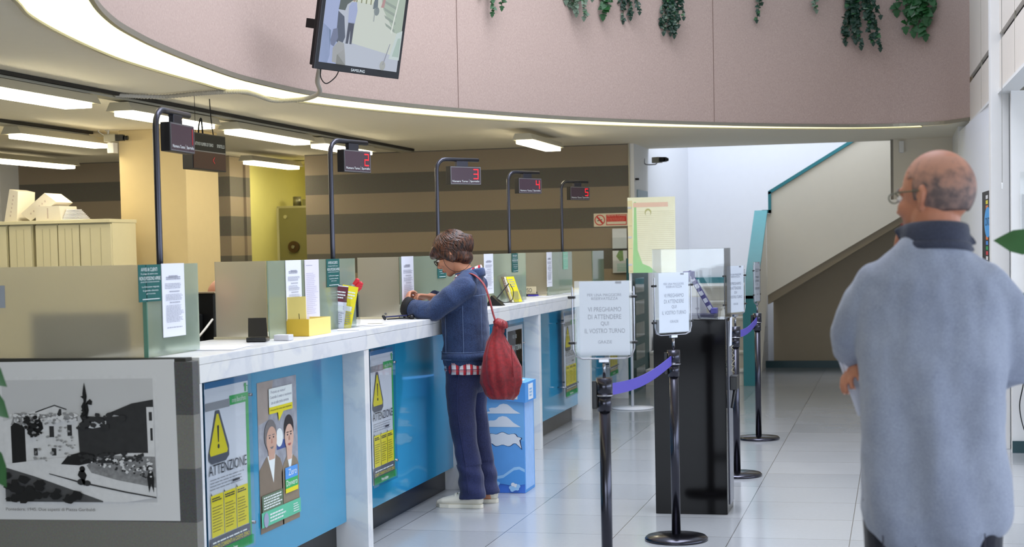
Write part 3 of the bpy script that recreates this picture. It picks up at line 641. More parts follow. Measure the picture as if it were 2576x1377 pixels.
s = Sheet((-2.7835, 10.50, .70), (0, 1, 0), (0, 0, 1), .30, .30, PAPER); s.lines(.15, .85, .85, .2, 7, INKG, .3, .4, 12); tag(s.build('small_poster'), 'small white sheet on the counter front just right of the red bag strap', 'poster')
# historic photograph on the end panel
GR = [mat('photo_tone_%s' % n, (v, v, v + 1), .4, var=vr, nscale=ns) for n, v, vr, ns in (('border', 224, .02, 5), ('sky', 206, .06, 4), ('light', 224, .10, 40), ('mid', 150, .3, 45), ('dark', 52, .25, 30), ('black', 30, .2, 20), ('rubble', 140, .55, 70), ('road', 84, .35, 14))]
bo, sky, li, mi, da, bk, ru, ro = GR
t = thing('old_photograph', 'large black and white photograph of a ruined town square on the striped counter end', 'photograph', (-3.1, 5.7, .5))
ux = Vector((1, 0, .012)).normalized(); vz = Vector((-.012, 0, 1)).normalized()
s = Sheet((-3.62, 5.6975, .492), ux, vz, .885, .635, bo, .006)
# inner picture coordinates: a fraction box of the board
X0, X1, Y0, Y1 = .150, .895, .115, .885
q = lambda P: [(X0 + (X1 - X0) * a, Y0 + (Y1 - Y0) * c) for a, c in P]
s.rect(X0 - .02, Y0 - .02, X1 + .02, Y1 + .02, li); s.rect(X0, Y0, X1, Y1, sky)
s.poly(q([(0, .42), (0, .66), (.10, .70), (.20, .74), (.35, .78), (.46, .72), (.50, .66), (.50, .3), (0, .3)]), li)
s.poly(q([(.22, .74), (.35, .795), (.43, .76), (.43, .75), (.35, .785), (.22, .73)]), da, False); s.poly(q([(.36, .70), (.38, .76), (.395, .76), (.395, .70)]), da)
s.poly(q([(.05, .63), (.08, .73), (.30, .715), (.42, .70), (.50, .70), (.50, .66), (.3, .69), (.14, .665)]), mi, False)
s.poly(q([(.05, .30), (.05, .62), (.10, .68), (.145, .60), (.145, .29)]), bk); s.poly(q([(.16, .56), (.17, .64), (.22, .70), (.26, .68), (.27, .60), (.22, .54), (.18, .54)]), bk, False)
s.k += 1
for a, c, w_, h_ in ((.31, .53, .03, .09), (.43, .54, .03, .09), (.32, .38, .03, .06), (.20, .38, .025, .06)): s.rect(*(q([(a, c)])[0] + q([(a + w_, c + h_)])[0]), da, False)
s.poly(q([(.51, .28), (.5, .62), (.56, .70), (.70, .69), (.78, .70), (.70, .72), (.86, .80), (1, .83), (1, .75), (.955, .74), (.955, .36), (.91, .36), (.90, .40), (.7, .38), (.62, .36)]), da)
s.poly(q([(.955, .36), (.955, .77), (1, .77), (1, .36)]), li); s.rect(*(q([(.97, .66)])[0] + q([(.99, .73)])[0]), da); s.rect(*(q([(.975, .5)])[0] + q([(.99, .6)])[0]), da, False)
s.poly(q([(.51, .62), (.56, .66), (.60, .66), (.69, .66), (.69, .62), (.6, .6)]), li); s.poly(q([(.54, .60), (.51, .64), (.535, .66), (.52, .70), (.54, .74), (.53, .78), (.548, .82), (.542, .88), (.55, .94), (.556, .975), (.562, .93), (.57, .86), (.562, .80), (.60, .79), (.605, .82), (.59, .84), (.57, .82), (.58, .75), (.57, .70), (.60, .66), (.57, .60)]), bk)
s.poly(q([(0, .31), (.35, .36), (.45, .36), (.65, .36), (.8, .40), (1, .40), (1, .04), (.80, 0), (0, 0)]), li)
s.poly(q([(.55, .30), (.62, .37), (.75, .38), (1, .37), (1, .12), (.75, .18), (.58, .24)]), ru); s.poly(q([(.38, .31), (.43, .38), (.52, .41), (.60, .39), (.62, .33), (.5, .30)]), bk); s.poly(q([(.62, .32), (.68, .37), (.76, .35), (.72, .32)]), da, False)
s.poly(q([(0, 0), (0, .285), (.20, .21), (.45, .10), (.65, .01), (.65, 0)]), ro); s.poly(q([(.30, .235), (.5, .17), (.8, .09), (1, .045), (1, .035), (.8, .078), (.5, .157), (.30, .228)]), da)
s.disc(*q([(.522, .27)])[0], .014, bk); s.poly(q([(.49, .22), (.50, .255), (.53, .265), (.55, .22), (.54, .19), (.53, .13), (.51, .19)]), bk, False); s.disc(*q([(.512, .165)])[0], .02, da, .02, up=False); s.disc(*q([(.55, .155)])[0], .018, da, .018, up=False)
s.disc(*q([(.965, .28)])[0], .012, bk); s.poly(q([(.945, .20), (.955, .25), (.985, .25), (.99, .19), (.985, .08), (.97, .15), (.955, .08)]), bk, False)
rg = random.Random(5)
def blots(n, xa, xb, ya, yb, m, r0, r1, cond=lambda x, y: True):
    s.k += 1
    for _ in range(n):
        x, y = rg.uniform(xa, xb), rg.uniform(ya, yb)
        if not cond(x, y): continue
        s.k += .02; X_, Y_ = q([(x, y)])[0]; r = rg.uniform(r0, r1); s.poly([(X_ + r * rg.uniform(.6, 1.3) * math.cos(a), Y_ + r * 1.1 * rg.uniform(.5, 1.2) * math.sin(a)) for a in (0, 1, 2, 3.1, 4.2, 5.2)], m, False)
blots(70, .50, .97, .60, .71, da, .008, .02, lambda x, y: x < .7 or y > .68); blots(60, .51, .92, .33, .40, da, .006, .014); blots(90, .56, .98, .14, .36, li, .004, .012, lambda x, y: y > .34 - .32 * (x - .5)); blots(90, .56, .98, .14, .36, da, .003, .009, lambda x, y: y > .34 - .32 * (x - .5))
blots(40, .05, .50, .66, .72, li, .005, .014); blots(40, .08, .48, .64, .73, mi, .004, .012); blots(40, .16, .49, .33, .62, mi, .004, .011); blots(30, .50, .60, .62, .90, bk, .004, .011, lambda x, y: abs(x - .552) < .05 * (1 - y)); blots(26, .16, .28, .54, .70, bk, .006, .014); blots(60, .02, .5, .02, .22, bk, .008, .03, lambda x, y: y < .24 - .36 * x)
s.text('Pontedera. 1945. Due aspetti di Piazza Garibaldi', .155, .055, .60, .08, mat('caption_print', (110, 106, 104), .6, var=0))
s.build('print', t)
# TV on the curved wall
SCR = lambda n, c, e=1.08: mat('screen_' + n, (10, 10, 12), .25, var=0, emit=e, emitc=tuple(int(150 + (v - 150) * .8) for v in c))
t = thing('wall_television', 'black television tilted down from the pink curved wall, showing the lobby camera picture', 'television', (-3.6, 9.5, 2.7))
ps = math.radians(70.5); tl = math.radians(11)
d = Vector((math.cos(ps), math.sin(ps), 0)); nn_ = Vector((math.sin(ps), -math.cos(ps), 0)); up = Vector((0, 0, math.cos(tl))) + nn_ * math.sin(tl); n_ = d.cross(up); O_ = Vector((-3.516, 9.4, 2.689)); TW, TH = .87, .56
def bx(b, u0, v0, n0, u1, v1, n1, m, bev=0):
    M = Matrix(((d.x, n_.x, up.x, O_.x), (d.y, n_.y, up.y, O_.y), (d.z, n_.z, up.z, O_.z), (0, 0, 0, 1))); b.box(u0, n0, v0, u1, n1, v1, m, bev, M)
TVB = mat('black_tv_plastic', (34, 36, 40), .3, var=0); TVK = mat('black_tv_back', (10, 10, 11), .6, var=0)
one('bezel', lambda b: (bx(b, 0, 0, -.02, TW, TH, .0, TVB, .004)), t)
one('back_cover', lambda b: (bx(b, .02, .02, -.06, TW - .02, TH - .02, -.02, TVK, .006), bx(b, .05, .06, -.085, TW * .8, TH * .7, -.06, TVK, .006)), t)
one('wall_bracket', lambda b: (bx(b, .3, .2, -.17, .5, .4, -.085, TVK), bx(b, .36, .25, -.42, .42, .31, -.17, TVK)), t)
s = Sheet(O_ + d * .035 + up * .045 + n_ * .0006, d, up, TW - .07, TH - .075, SCR('floor', (176, 184, 200)), .0003)
s.poly([(.35, .3), (1, .2), (1, 1), (.30, 1)], SCR('floor_yellow', (196, 204, 196))); s.poly([(0, .0), (0, 1), (.17, 1), (.17, .55), (.25, .3), (.26, 0)], SCR('blue_wall', (150, 166, 208))); s.poly([(0, 0), (0, .5), (.10, .42), (.12, .1), (.10, 0)], SCR('dark_blue', (84, 108, 142)), False)
s.poly([(.66, 1), (.72, .80), (.90, .52), (1, .50), (1, 1)], SCR('green_wall', (158, 176, 160))); 
for j in range(4): s.poly([(.70 + .02 * j, .93 - .10 * j), (.90, .86 - .10 * j), (.90, .82 - .10 * j), (.72 + .02 * j, .89 - .10 * j)], SCR('stripe', (136, 150, 142)), j == 0)
s.poly([(.90, .98), (.915, .98), (.865, .50), (.85, .52)], SCR('white_line', (214, 222, 214))); s.poly([(.16, .68), (.24, .62), (.28, .36), (.24, .22), (.17, .30)], SCR('cabinet', (66, 76, 96)))
s.poly([(.16, .70), (.18, 1), (.30, 1), (.34, .86), (.26, .78), (.24, .70)], SCR('plants', (70, 82, 80)))
s.rect(.33, .84, .60, 1, SCR('doorway', (206, 214, 196))); [s.rect(.36 + .06 * j, .83, .375 + .06 * j, 1, SCR('door_bar', (120, 126, 96)), j == 0) for j in range(4)]
s.poly([(.29, .55), (.28, .76), (.31, .82), (.37, .83), (.39, .72), (.375, .55)], SCR('shirt', (150, 164, 206))); s.disc(.335, .865, .022, SCR('head', (150, 130, 120)), up=False); s.poly([(.29, .28), (.295, .56), (.37, .56), (.365, .28), (.34, .28), (.33, .46), (.32, .28)], SCR('trousers', (54, 60, 78)), False)
s.disc(.63, .76, .035, SCR('pram', (110, 124, 128))); s.rect(.60, .62, .615, .80, SCR('pram_leg', (150, 160, 160)), False); s.poly([(.58, .86), (.60, .95), (.63, .95), (.64, .80), (.58, .78)], SCR('figure_dark', (86, 100, 110)), False); s.poly([(.68, .82), (.70, .94), (.73, .93), (.72, .82)], SCR('figure_red', (170, 130, 130)), False)
s.poly([(.10, .30), (.12, .44), (.17, .46), (.19, .34), (.15, .22), (.11, .24)], SCR('seated', (98, 108, 140))); s.poly([(.15, .02), (.14, .2), (.20, .30), (.27, .28), (.30, .14), (.32, 0)], SCR('plant_leaf', (150, 154, 158)), False); s.poly([(.20, 0), (.2, .12), (.28, .20), (.32, .0)], SCR('leaf_dark', (104, 108, 104)), False)
s.poly([(.86, .16), (.93, .52), (1, .56), (1, .16)], SCR('board', (190, 206, 206))); s.poly([(.90, .2), (.95, .45), (.99, .46), (.99, .2)], SCR('board_in', (160, 184, 176))); s.disc(.79, .06, .038, SCR('post_base', (156, 160, 158))); s.poly([(.785, .07), (.80, .07), (.86, .36), (.85, .36)], SCR('post', (130, 134, 150)), False)
lbl(s.build('screen', t), 'lit screen with lobby camera picture')
s = Sheet(O_ + d * .36 + up * .012 + n_ * .0008, d, up, .14, .018, None); s.text('SAMSUNG', 0, 0, 1, 1, WPR); s.build('lettering', t)
one('cable_loop', lambda b: b.loft(sp3([O_ + d * .10 + up * .01 - n_ * .03, O_ + d * .11 - up * .05 - n_ * .03, O_ + d * .17 - up * .085 - n_ * .03, O_ + d * .25 - up * .04 - n_ * .03, O_ + d * .28 + up * .01 - n_ * .03]), [.0035] * 25, BLACK, 8), t)
# corrugated conduit
CON = mat('grey_corrugated_conduit', (172, 168, 160), .5, var=.03)
def cond(b):
    P = sp3([(-3.60, 9.72, 2.72), (-3.70, 9.95, 2.67), (-3.78, 10.2, 2.625), (-3.95, 10.42, 2.61), (-4.10, 10.50, 2.61), (-4.22, 10.45, 2.61), (-4.23, 10.15, 2.625), (-4.25, 10.0, 2.63), (-4.4, 9.96, 2.63), (-4.58, 9.99, 2.63), (-4.86, 10.08, 2.63), (-5.03, 9.96, 2.63), (-5.10, 9.85, 2.63)], 40)
    b.loft(P, [.013 if (i // 2) % 2 else .0158 for i in range(len(P))], CON, 10, caps=True)
tag(one('conduit_hose', cond), 'grey corrugated hose running from the television along the ceiling to the light trunking', 'hose')
# ---------------------------------------------------------------- things on the counter
t = thing('card_holder', 'small black open card holder on the marble top, left of the yellow box', 'holder', (-2.86, 6.78, CT))
MBK = mat('black_plastic', (16, 16, 18), .3, var=0)
def rotM(x, y, z, a): return Matrix.Translation((x, y, z)) @ Matrix.Rotation(math.radians(a), 4, 'Z')
M = rotM(-2.85, 6.80, CT + .001, 12)
one('base', lambda b: (b.box(-.045, -.05, 0, .045, .05, .02, MBK, .003, M), b.box(-.04, -.065, .004, .05, -.05, .012, MBK, .002, M)), t)
one('back_plate', lambda b: b.prism([M @ Vector(p) for p in ((-.045, .0, .021), (.045, .0, .021), (.032, .045, .106), (-.052, .045, .106))], M.to_3x3() @ Vector((0, .006, 0)), MBK), t)
tag(one('white_block', lambda b: b.box(-2.79, 6.84, CT + .001, -2.715, 6.90, CT + .028, mat('white_plastic', (205, 205, 212), .4), .004)), 'small white plastic block between the black holder and the yellow box', 'block')
# yellow box with a raised back
YB = mat('yellow_cardboard', (238, 216, 128), .7, var=.04); YBS = mat('deep_yellow_cardboard', (216, 180, 60), .7, var=.04)
t = thing('leaflet_box', 'yellow cardboard leaflet box with raised back on the counter near the second screen', 'box', (-2.82, 7.3, CT))
def yb(b):
    x0, x1, y0, y1, z = -2.872, -2.752, 7.195, 7.50, CT + .001; h = .082
    b.box(x0, y0, z, x1, y0 + .004, z + h, YBS); b.box(x1 - .004, y0 + .004, z, x1, y1, z + h, YB); b.box(x0, y0 + .004, z, x0 + .004, y1, z + h, YB); b.box(x0 + .004, y1 - .004, z, x1 - .004, y1, z + h, YB); b.box(x0 + .004, y0 + .004, z, x1 - .004, y1 - .004, z + .004, YB)
one('tray', yb, t)
one('raised_back', lambda b: (b.prism([(-2.861, 7.20, CT + .001), (-2.765, 7.20, CT + .001), (-2.767, 7.20, CT + .193), (-2.862, 7.20, CT + .190)], (0, .004, 0), YB), b.loft([(-2.80, 7.1985, CT + .085), (-2.802, 7.1985, CT + .11)], [.0012] * 2, BLACK, 6)), t)
# magazine holder
t = thing('magazine_holder', 'clear acrylic magazine holder with pamphlets on the counter right of the yellow box', 'holder', (-2.88, 8.05, CT))
def mh(b):
    x0, x1, y0, y1, z = -2.93, -2.81, 7.86, 8.12, CT + .001
    b.box(x0, y0, z, x1, y1, z + .003, CLEAR); b.box(x0, y1 - .003, z + .003, x1, y1, z + .235, CLEAR); b.box(x0, y0, z + .003, x0 + .003, y1 - .003, z + .22, CLEAR); b.box(x1 - .003, y0, z + .003, x1, y1 - .003, z + .17, CLEAR); b.box(x0 + .003, y0, z + .003, x1 - .003, y0 + .003, z + .13, CLEAR)
lbl(one('acrylic_body', mh, t), 'clear acrylic body')
def pamphlet(label, x, y, z, w, h, tilt, col, col2, nm='pamphlet', yaw=30):
    yw = math.radians(yaw); u = Vector((math.cos(yw), math.sin(yw), 0)); v = Vector((0, 0, 1)); a = math.radians(tilt)
    u2 = u * math.cos(a) + v * math.sin(a); v2 = -u * math.sin(a) + v * math.cos(a)
    s = Sheet((x, y, z), u2, v2, w, h, col, .004)
    s.rect(0, .62, 1, .98, col2); s.lines(.1, .9, .9, .7, 3, WPR, .5, .2, 3); s.lines(.1, .9, .55, .1, 9, INKG, .4, .3, 4); s.rect(.2, .40, .8, .52, WPR)
    return tag(s.build(nm), label, 'pamphlet')
REDP = mat('red_print', (196, 40, 50), .5, var=.1); MAR = mat('maroon_print', (96, 34, 48), .5, var=.2, nscale=40)
pamphlet('maroon and yellow pamphlet standing upright in the clear magazine holder', -2.915, 7.90, CT + .01, .085, .225, -8, PAPER, MAR)
pamphlet('yellow edged magazine standing behind the maroon pamphlet in the holder', -2.885, 7.93, CT + .012, .085, .225, -12, YEL, YEL)
t = thing('rolled_newspapers', 'bundle of rolled newspapers with red ends leaning out of the magazine holder', 'newspapers', (-2.86, 8.0, 1.3))
for k in range(6):
    o = Vector((-2.875 + .006 * (k % 3), 7.98 + .012 * (k // 3), 1.27)); dr = Vector((.78 - .05 * k, .25, .62 + .05 * k)).normalized(); L0 = .105 + .006 * (k % 3)
    one('roll', lambda b: (b.loft([o + dr * .02, o + dr * L0], [.008, .013], mat('newsprint_grey', (130, 128, 134), .7, var=.25, nscale=50), 10, caps=False), b.loft([o + dr * L0, o + dr * (L0 + .03)], [.013, .012], REDP, 10)), t)
def paper(label, x, y, w, h, a, z=CT, col=PAPER, cat='paper'):
    M = rotM(x, y, z + .0015, a); b = MB(); b.box(-w / 2, -h / 2, 0, w / 2, h / 2, .0012, col, 0, M); return tag(b.build('loose_paper'), label, cat)
paper('large white sheet lying on the counter behind the striped end', -2.84, 6.34, .22, .32, 8)
paper('white slip on the counter in front of the clear magazine holder', -2.76, 7.78, .11, .15, 20)
paper('white slip on the counter right of the magazine holder', -2.78, 8.25, .10, .14, -25)
paper('cream slip on the counter left of the pen', -2.85, 8.50, .08, .16, 14, CT, mat('cream_slip', (222, 214, 190), .7))
paper('white paper under the phone cradle behind the woman', -2.74, 11.30, .14, .2, 5)
paper('white sheet beside the blue pen near the CHIUSO plate', -2.86, 12.95, .15, .24, 0)
paper('white paper at the far end of the counter near the last pier', -2.80, 13.7, .12, .2, 10)
t = thing('counter_pen', 'dark blue pen on a holder lying on the counter left of the woman\'s cuff', 'pen', (-2.86, 8.9, CT))
one('barrel', lambda b: b.loft([(-2.885, 8.78, CT + .022), (-2.80, 8.92, CT + .024)], [.0045, .0045], mat('navy_plastic', (24, 28, 70), .3), 10), t)
one('cap', lambda b: b.loft([(-2.887, 8.775, CT + .012), (-2.893, 8.765, CT + .026)], [.009, .009], MBK, 10), t)
one('rest', lambda b: (b.loft([(-2.88, 8.80, CT + .008), (-2.79, 8.94, CT + .008)], [.004, .004], MBK, 8), b.ell((-2.78, 8.95, CT + .014), (.02, .02, .014), MBK)), t)
# pen stand loop behind bag strap
t = thing('pen_cradle', 'black wedge shaped pen stand with a curled cord behind the red bag strap', 'stand', (-2.76, 11.0, CT))
one('wedge', lambda b: b.prism([(-2.84, 10.93, CT + .001), (-2.72, 10.93, CT + .001), (-2.80, 10.93, CT + .075)], (0, .09, 0), MBK), t)
one('pen', lambda b: b.loft([(-2.775, 10.99, CT + .05), (-2.70, 11.05, CT + .155)], [.0045, .004], MBK, 8), t)
one('cord', lambda b: b.loft(sp3([(-2.765, 10.99, CT + .045), (-2.72, 11.0, CT + .02), (-2.67, 11.02, CT + .04), (-2.665, 11.04, CT + .10), (-2.69, 11.05, CT + .15)]), [.003] * 25, MBK, 8), t)
# brochure stand
t = thing('brochure_stand', 'clear tilted brochure stand holding yellow leaflets on the fourth counter section', 'stand', (-2.78, 11.5, CT))
lbl(one('acrylic_body', lambda b: (b.prism([(-2.80, 11.42, CT + .001), (-2.80, 11.72, CT + .001), (-2.85, 11.56, CT + .23), (-2.85, 11.30, CT + .20)], (.004, 0, 0), CLEAR), b.box(-2.80, 11.40, CT + .001, -2.74, 11.72, CT + .004, CLEAR), b.prism([(-2.745, 11.40, CT + .004), (-2.745, 11.70, CT + .004), (-2.76, 11.68, CT + .09), (-2.76, 11.38, CT + .09)], (.003, 0, 0), CLEAR)), t), 'clear acrylic body')
for k, (c, dx, lb) in enumerate(((YEL, 0, 'yellow leaflet leaning in the clear brochure stand, nearest the walkway'), (mat('cream_leaflet', (214, 206, 180), .6), -.013, 'cream leaflet behind the yellow one in the brochure stand'), (mat('brown_leaflet', (120, 96, 70), .6), -.026, 'brown edged leaflet at the back of the brochure stand'))):
    s = Sheet((-2.765 + dx, 11.50 - .02 * k, CT + .006), Vector((.35, .94, 0)), Vector((-.30, -.12, 1)), .10, .20, c, .004); s.lines(.1, .9, .95, .6, 4, INKG, .4, .3, k); s.rect(.1, .1, .9, .4, mat('leaflet_panel', (190, 180, 90), .6)); tag(s.build('leaflet'), lb, 'leaflet')
# CHIUSO
t = thing('closed_sign', 'cream CHIUSO desk plate on a black foot on the fourth counter section', 'sign', (-3.05, 13.3, CT))
one('foot', lambda b: b.box(-3.12, 13.02, CT + .001, -2.945, 13.10, CT + .02, MBK, .003), t)
s = Sheet((-3.135, 13.04, CT + .021), (1, 0, 0), (0, .05, 1), .185, .062, mat('cream_plate', (190, 180, 150), .5), .006); s.text('CHIUSO', .12, .22, .80, .78, INK); s.build('plate', t)
t = thing('blue_pen', 'blue pen lying beside the CHIUSO plate', 'pen', (-2.9, 12.9, CT)); one('barrel', lambda b: b.loft([(-2.99, 12.92, CT + .012), (-2.90, 12.90, CT + .012)], [.006] * 2, mat('blue_plastic', (60, 50, 160), .3), 10), t); one('tip', lambda b: b.loft([(-2.90, 12.90, CT + .012), (-2.87, 12.893, CT + .012)], [.005, .002], METAL, 8), t)
tag(one('calculator', lambda b: b.box(-3.1, 9.65, CT + .013, -3.0, 9.8, CT + .06, mat('pale_plastic', (200, 202, 196), .4), .006)), 'pale plastic card machine behind the third screen', 'device')

# ---------------------------------------------------------------- back office
t = thing('computer_monitor', 'black computer monitor seen from behind in the gap between the first two screens', 'monitor', (-3.45, 7.35, .75))
one('screen_back', lambda b: (b.box(-3.66, 7.33, .86, -3.30, 7.37, 1.35, MBK, .006), b.box(-3.60, 7.26, .95, -3.36, 7.33, 1.25, TVK, .01)), t)
one('frame_edge', lambda b: b.box(-3.665, 7.325, 1.351, -3.295, 7.375, 1.358, mat('tan_edge', (170, 150, 120), .5)), t)
one('stand', lambda b: (b.box(-3.52, 7.33, .76, -3.44, 7.37, .86, MBK), b.box(-3.6, 7.25, .751, -3.36, 7.45, .765, MBK, .004)), t)
s = Sheet((-3.50, 7.258, 1.16), (1, 0, 0), (0, 0, 1), .045, .035, mat('tan_label', (170, 158, 130), .6)); lbl(s.build('sticker', t), 'tan label')
def mon(label, x, y, z1=1.30, w=.44):
    t = thing('computer_monitor', label, 'monitor', (x, y, .75), 'monitors behind the screens')
    one('screen_back', lambda b: (b.box(x - w / 2, y, .86, x + w / 2, y + .04, z1, MBK, .006), b.box(x - .12, y - .07, .93, x + .12, y, z1 - .12, TVK, .01)), t)
    one('stand', lambda b: (b.box(x - .04, y, .76, x + .04, y + .04, .86, MBK), b.box(x - .12, y - .08, .751, x + .12, y + .12, .765, MBK, .004)), t)
mon('dark monitor blurred behind the nearest frosted pane above the old photograph', -3.36, 6.08, 1.31, .44)
mon('dark monitor behind the third screen', -3.45, 9.55, 1.28, .4); mon('dark monitor behind the fourth screen', -3.45, 11.6, 1.28, .4); mon('dark monitor behind the fifth screen', -3.45, 13.6, 1.28, .4)
tag(one('paper_stack', lambda b: b.box(-3.36, 6.70, .751, -3.17, 7.0, 1.08, PAPER, .004)), 'white stack of papers in the gap beside the black monitor', 'papers')
tag(one('white_cable', lambda b: b.loft(sp3([(-3.31, 7.325, 1.22), (-3.33, 7.20, 1.14), (-3.42, 7.15, 1.05), (-3.5, 7.1, .90), (-3.52, 7.1, .757)]), [.006] * 25, mat('white_cable', (214, 208, 196), .5), 8)), 'white cable slanting in front of the black monitor', 'cable')
# cabinets and binders at the left
CAB = mat('cream_cabinet_metal', (226, 218, 184), .45, var=.02)
y = 12.2
gaps = [(-7.98, -7.385, 'leftmost cream office cabinet, cut by the left edge'), (-7.362, -7.148, 'narrow cream office cabinet between two dark gaps'), (-7.112, -6.905, 'cream office cabinet right of the wide dark gap'), (-6.90, -6.70, 'cream office cabinet second from the yellow pillar'), (-6.695, -6.405, 'cream office cabinet against the yellow pillar')]
for x0, x1, lb in gaps:
    t = thing('office_cabinet', lb, 'cabinet', ((x0 + x1) / 2, y + .2, 0), 'cream cabinets in the back office')
    one('body', lambda b: b.box(x0, y + .021, 0, x1, y + .45, 1.83, CAB, .002), t)
    one('door', lambda b: (b.box(x0 + .003, y, .06, x1 - .003, y + .02, 1.82, CAB, .004), [b.box(x0 + (x1 - x0) * f, y - .003, .1, x0 + (x1 - x0) * f + .004, y + .001, 1.79, mat('cabinet_groove', (190, 182, 150), .5)) for f in (.33, .66)]), t)
tag(one('cabinet_top', lambda b: b.box(-7.98, y - .03, 1.832, -6.40, y + .46, 1.862, CAB, .004)), 'long cream top board lying over the row of office cabinets', 'board')
BIN = mat('white_binder_card', (222, 216, 204), .6, var=.02); 
def binder(label, P, yb, dep=.28):
    t = thing('box_file', label, 'box file', (P[0][0], yb, P[0][1]), 'white box files on the cabinets')
    one('cover', lambda b: b.prism([(x, yb, z) for x, z in P], (0, dep, 0), BIN), t)
    c = Vector((sum(p[0] for p in P) / 4, yb - .001, sum(p[1] for p in P) / 4)); e = (Vector((P[1][0], 0, P[1][1])) - Vector((P[0][0], 0, P[0][1])))
    one('spine_marks', lambda b: [b.box(c.x - e.x * .3 + e.x * .12 * k - .006, yb - .0015, c.z - e.z * .3 + e.z * .12 * k - .008, c.x - e.x * .3 + e.x * .12 * k + .004, yb - .0003, c.z - e.z * .3 + e.z * .12 * k + .008, mat('faint_spine_print', (190, 176, 170), .7)) for k in range(6)], t)
    return t
binder('white box file standing leaning at the left end of the cabinet top', [(-7.46, 1.863), (-7.40, 2.14), (-7.32, 2.12), (-7.34, 1.863)], 12.3)
binder('white box file tilted diagonally between the other two', [(-7.31, 1.93), (-7.08, 2.10), (-6.97, 2.02), (-7.22, 1.863)], 12.32)
binder('white box file lying flat at the right on the cabinet top', [(-7.13, 1.863), (-7.13, 1.985), (-6.91, 1.985), (-6.89, 1.863)], 12.25, .3)
tag(one('loose_papers', lambda b: [b.box(-6.885, 12.26 + .01 * k, 1.863 + .012 * k, -6.72 - .012 * k, 12.45, 1.871 + .012 * k, PAPER) for k in range(8)]), 'ruffled stack of papers spilling from the flat box file', 'papers')
# safe
SAFE = mat('olive_safe_paint', (128, 124, 78), .4, var=.04); SAFE2 = mat('pale_safe_side', (176, 172, 130), .45, var=.03)
t = thing('bank_safe', 'tall olive green safe in the strong room doorway', 'safe', (-7.1, 18.2, 0))
one('body', lambda b: b.box(-7.44, 17.92, 0, -6.55, 18.55, 2.11, SAFE2, .006), t)
d_ = one('door', lambda b: b.box(-7.185, 17.89, .06, -6.56, 17.919, 2.085, SAFE, .006), t)
one('frame_panel', lambda b: b.box(-7.38, 17.90, .04, -7.19, 17.919, 2.085, mat('pale_olive', (196, 192, 150), .5), .004), t)
one('dial', lambda b: (b.cyl((-7.0, 17.86, 1.62), (-7.0, 17.889, 1.62), .07, mat('bronze_dial', (84, 66, 44), .35, .6), 24), b.cyl((-7.0, 17.84, 1.62), (-7.0, 17.86, 1.62), .02, METAL, 16)), d_)
one('hinge', lambda b: b.cyl((-7.10, 17.87, 1.98), (-7.10, 17.889, 1.98), .022, SAFE2, 16), d_)
one('red_seal', lambda b: b.cyl((-7.28, 17.893, 1.775), (-7.28, 17.899, 1.775), .025, mat('seal_red', (120, 50, 36), .5), 16), t)
tag(one('metal_canister', lambda b: b.cyl((-7.03, 18.1, 2.1105), (-7.03, 18.1, 2.225), .05, mat('grey_tin', (140, 138, 110), .4, .5), 20)), 'small grey tin on top of the safe', 'tin')
tag(one('storage_box', lambda b: b.box(-6.93, 18.0, 2.1105, -6.60, 18.3, 2.19, mat('olive_box', (130, 128, 84), .6), .006)), 'low olive box on top of the safe beside the tin', 'box')
# cameras
def camera(label, M, nm='security_camera'):
    t = thing(nm, label, 'camera', tuple(M.translation), 'wall cameras')
    one('housing', lambda b: b.box(-.045, -.035, -.03, .06, .035, .035, mat('camera_grey', (150, 146, 130), .4), .006, M), t)
    lbl(one('lens', lambda b: (b.box(.06, -.028, -.024, .13, .028, .03, MBK, .005, M), b.cyl(M @ Vector((.13, 0, 0)), M @ Vector((.165, 0, 0)), .02, MBK, 16)), t), 'black lens end')
    return t
t = camera('security camera with black lens on the left edge of the yellow pillar', rotM(-6.66, 12.72, 2.575, 5)); one('bracket', lambda b: (b.box(-6.70, 12.74, 2.45, -6.64, 12.82, 2.54, WHITE, .003), b.loft([(-6.68, 12.75, 2.54), (-6.68, 12.72, 2.60), (-6.68, 12.74, ZC)], [.01, .008, .008], WHITE, 8), b.loft(sp3([(-6.70, 12.70, 2.60), (-6.76, 12.70, 2.64), (-6.73, 12.74, 2.66), (-6.66, 12.70, 2.62)]), [.004] * 19, WHITE, 6)), t)
t = camera('grey security camera on a bent arm beside the stairwell', rotM(-2.60, 17.72, 2.50, -35)); one('bracket', lambda b: b.loft(sp3([(-2.738, 17.74, 2.52), (-2.735, 17.72, 2.47), (-2.70, 17.72, 2.455), (-2.62, 17.72, 2.455), (-2.60, 17.72, 2.468)]), [.007] * 25, METAL, 8), t)
tag(one('motion_sensor', lambda b: b.box(.03, 17.80, 2.50, .085, 17.849, 2.63, WHITE, .012)), 'small white motion sensor on the lintel above the man\'s head', 'sensor')
tag(one('wall_sensor_knob', lambda b: (b.cyl((-2.739, 17.08, 2.27), (-2.70, 17.08, 2.27), .012, MBK, 10))), 'tiny black knob on the white wall end beside the striped wall', 'knob')
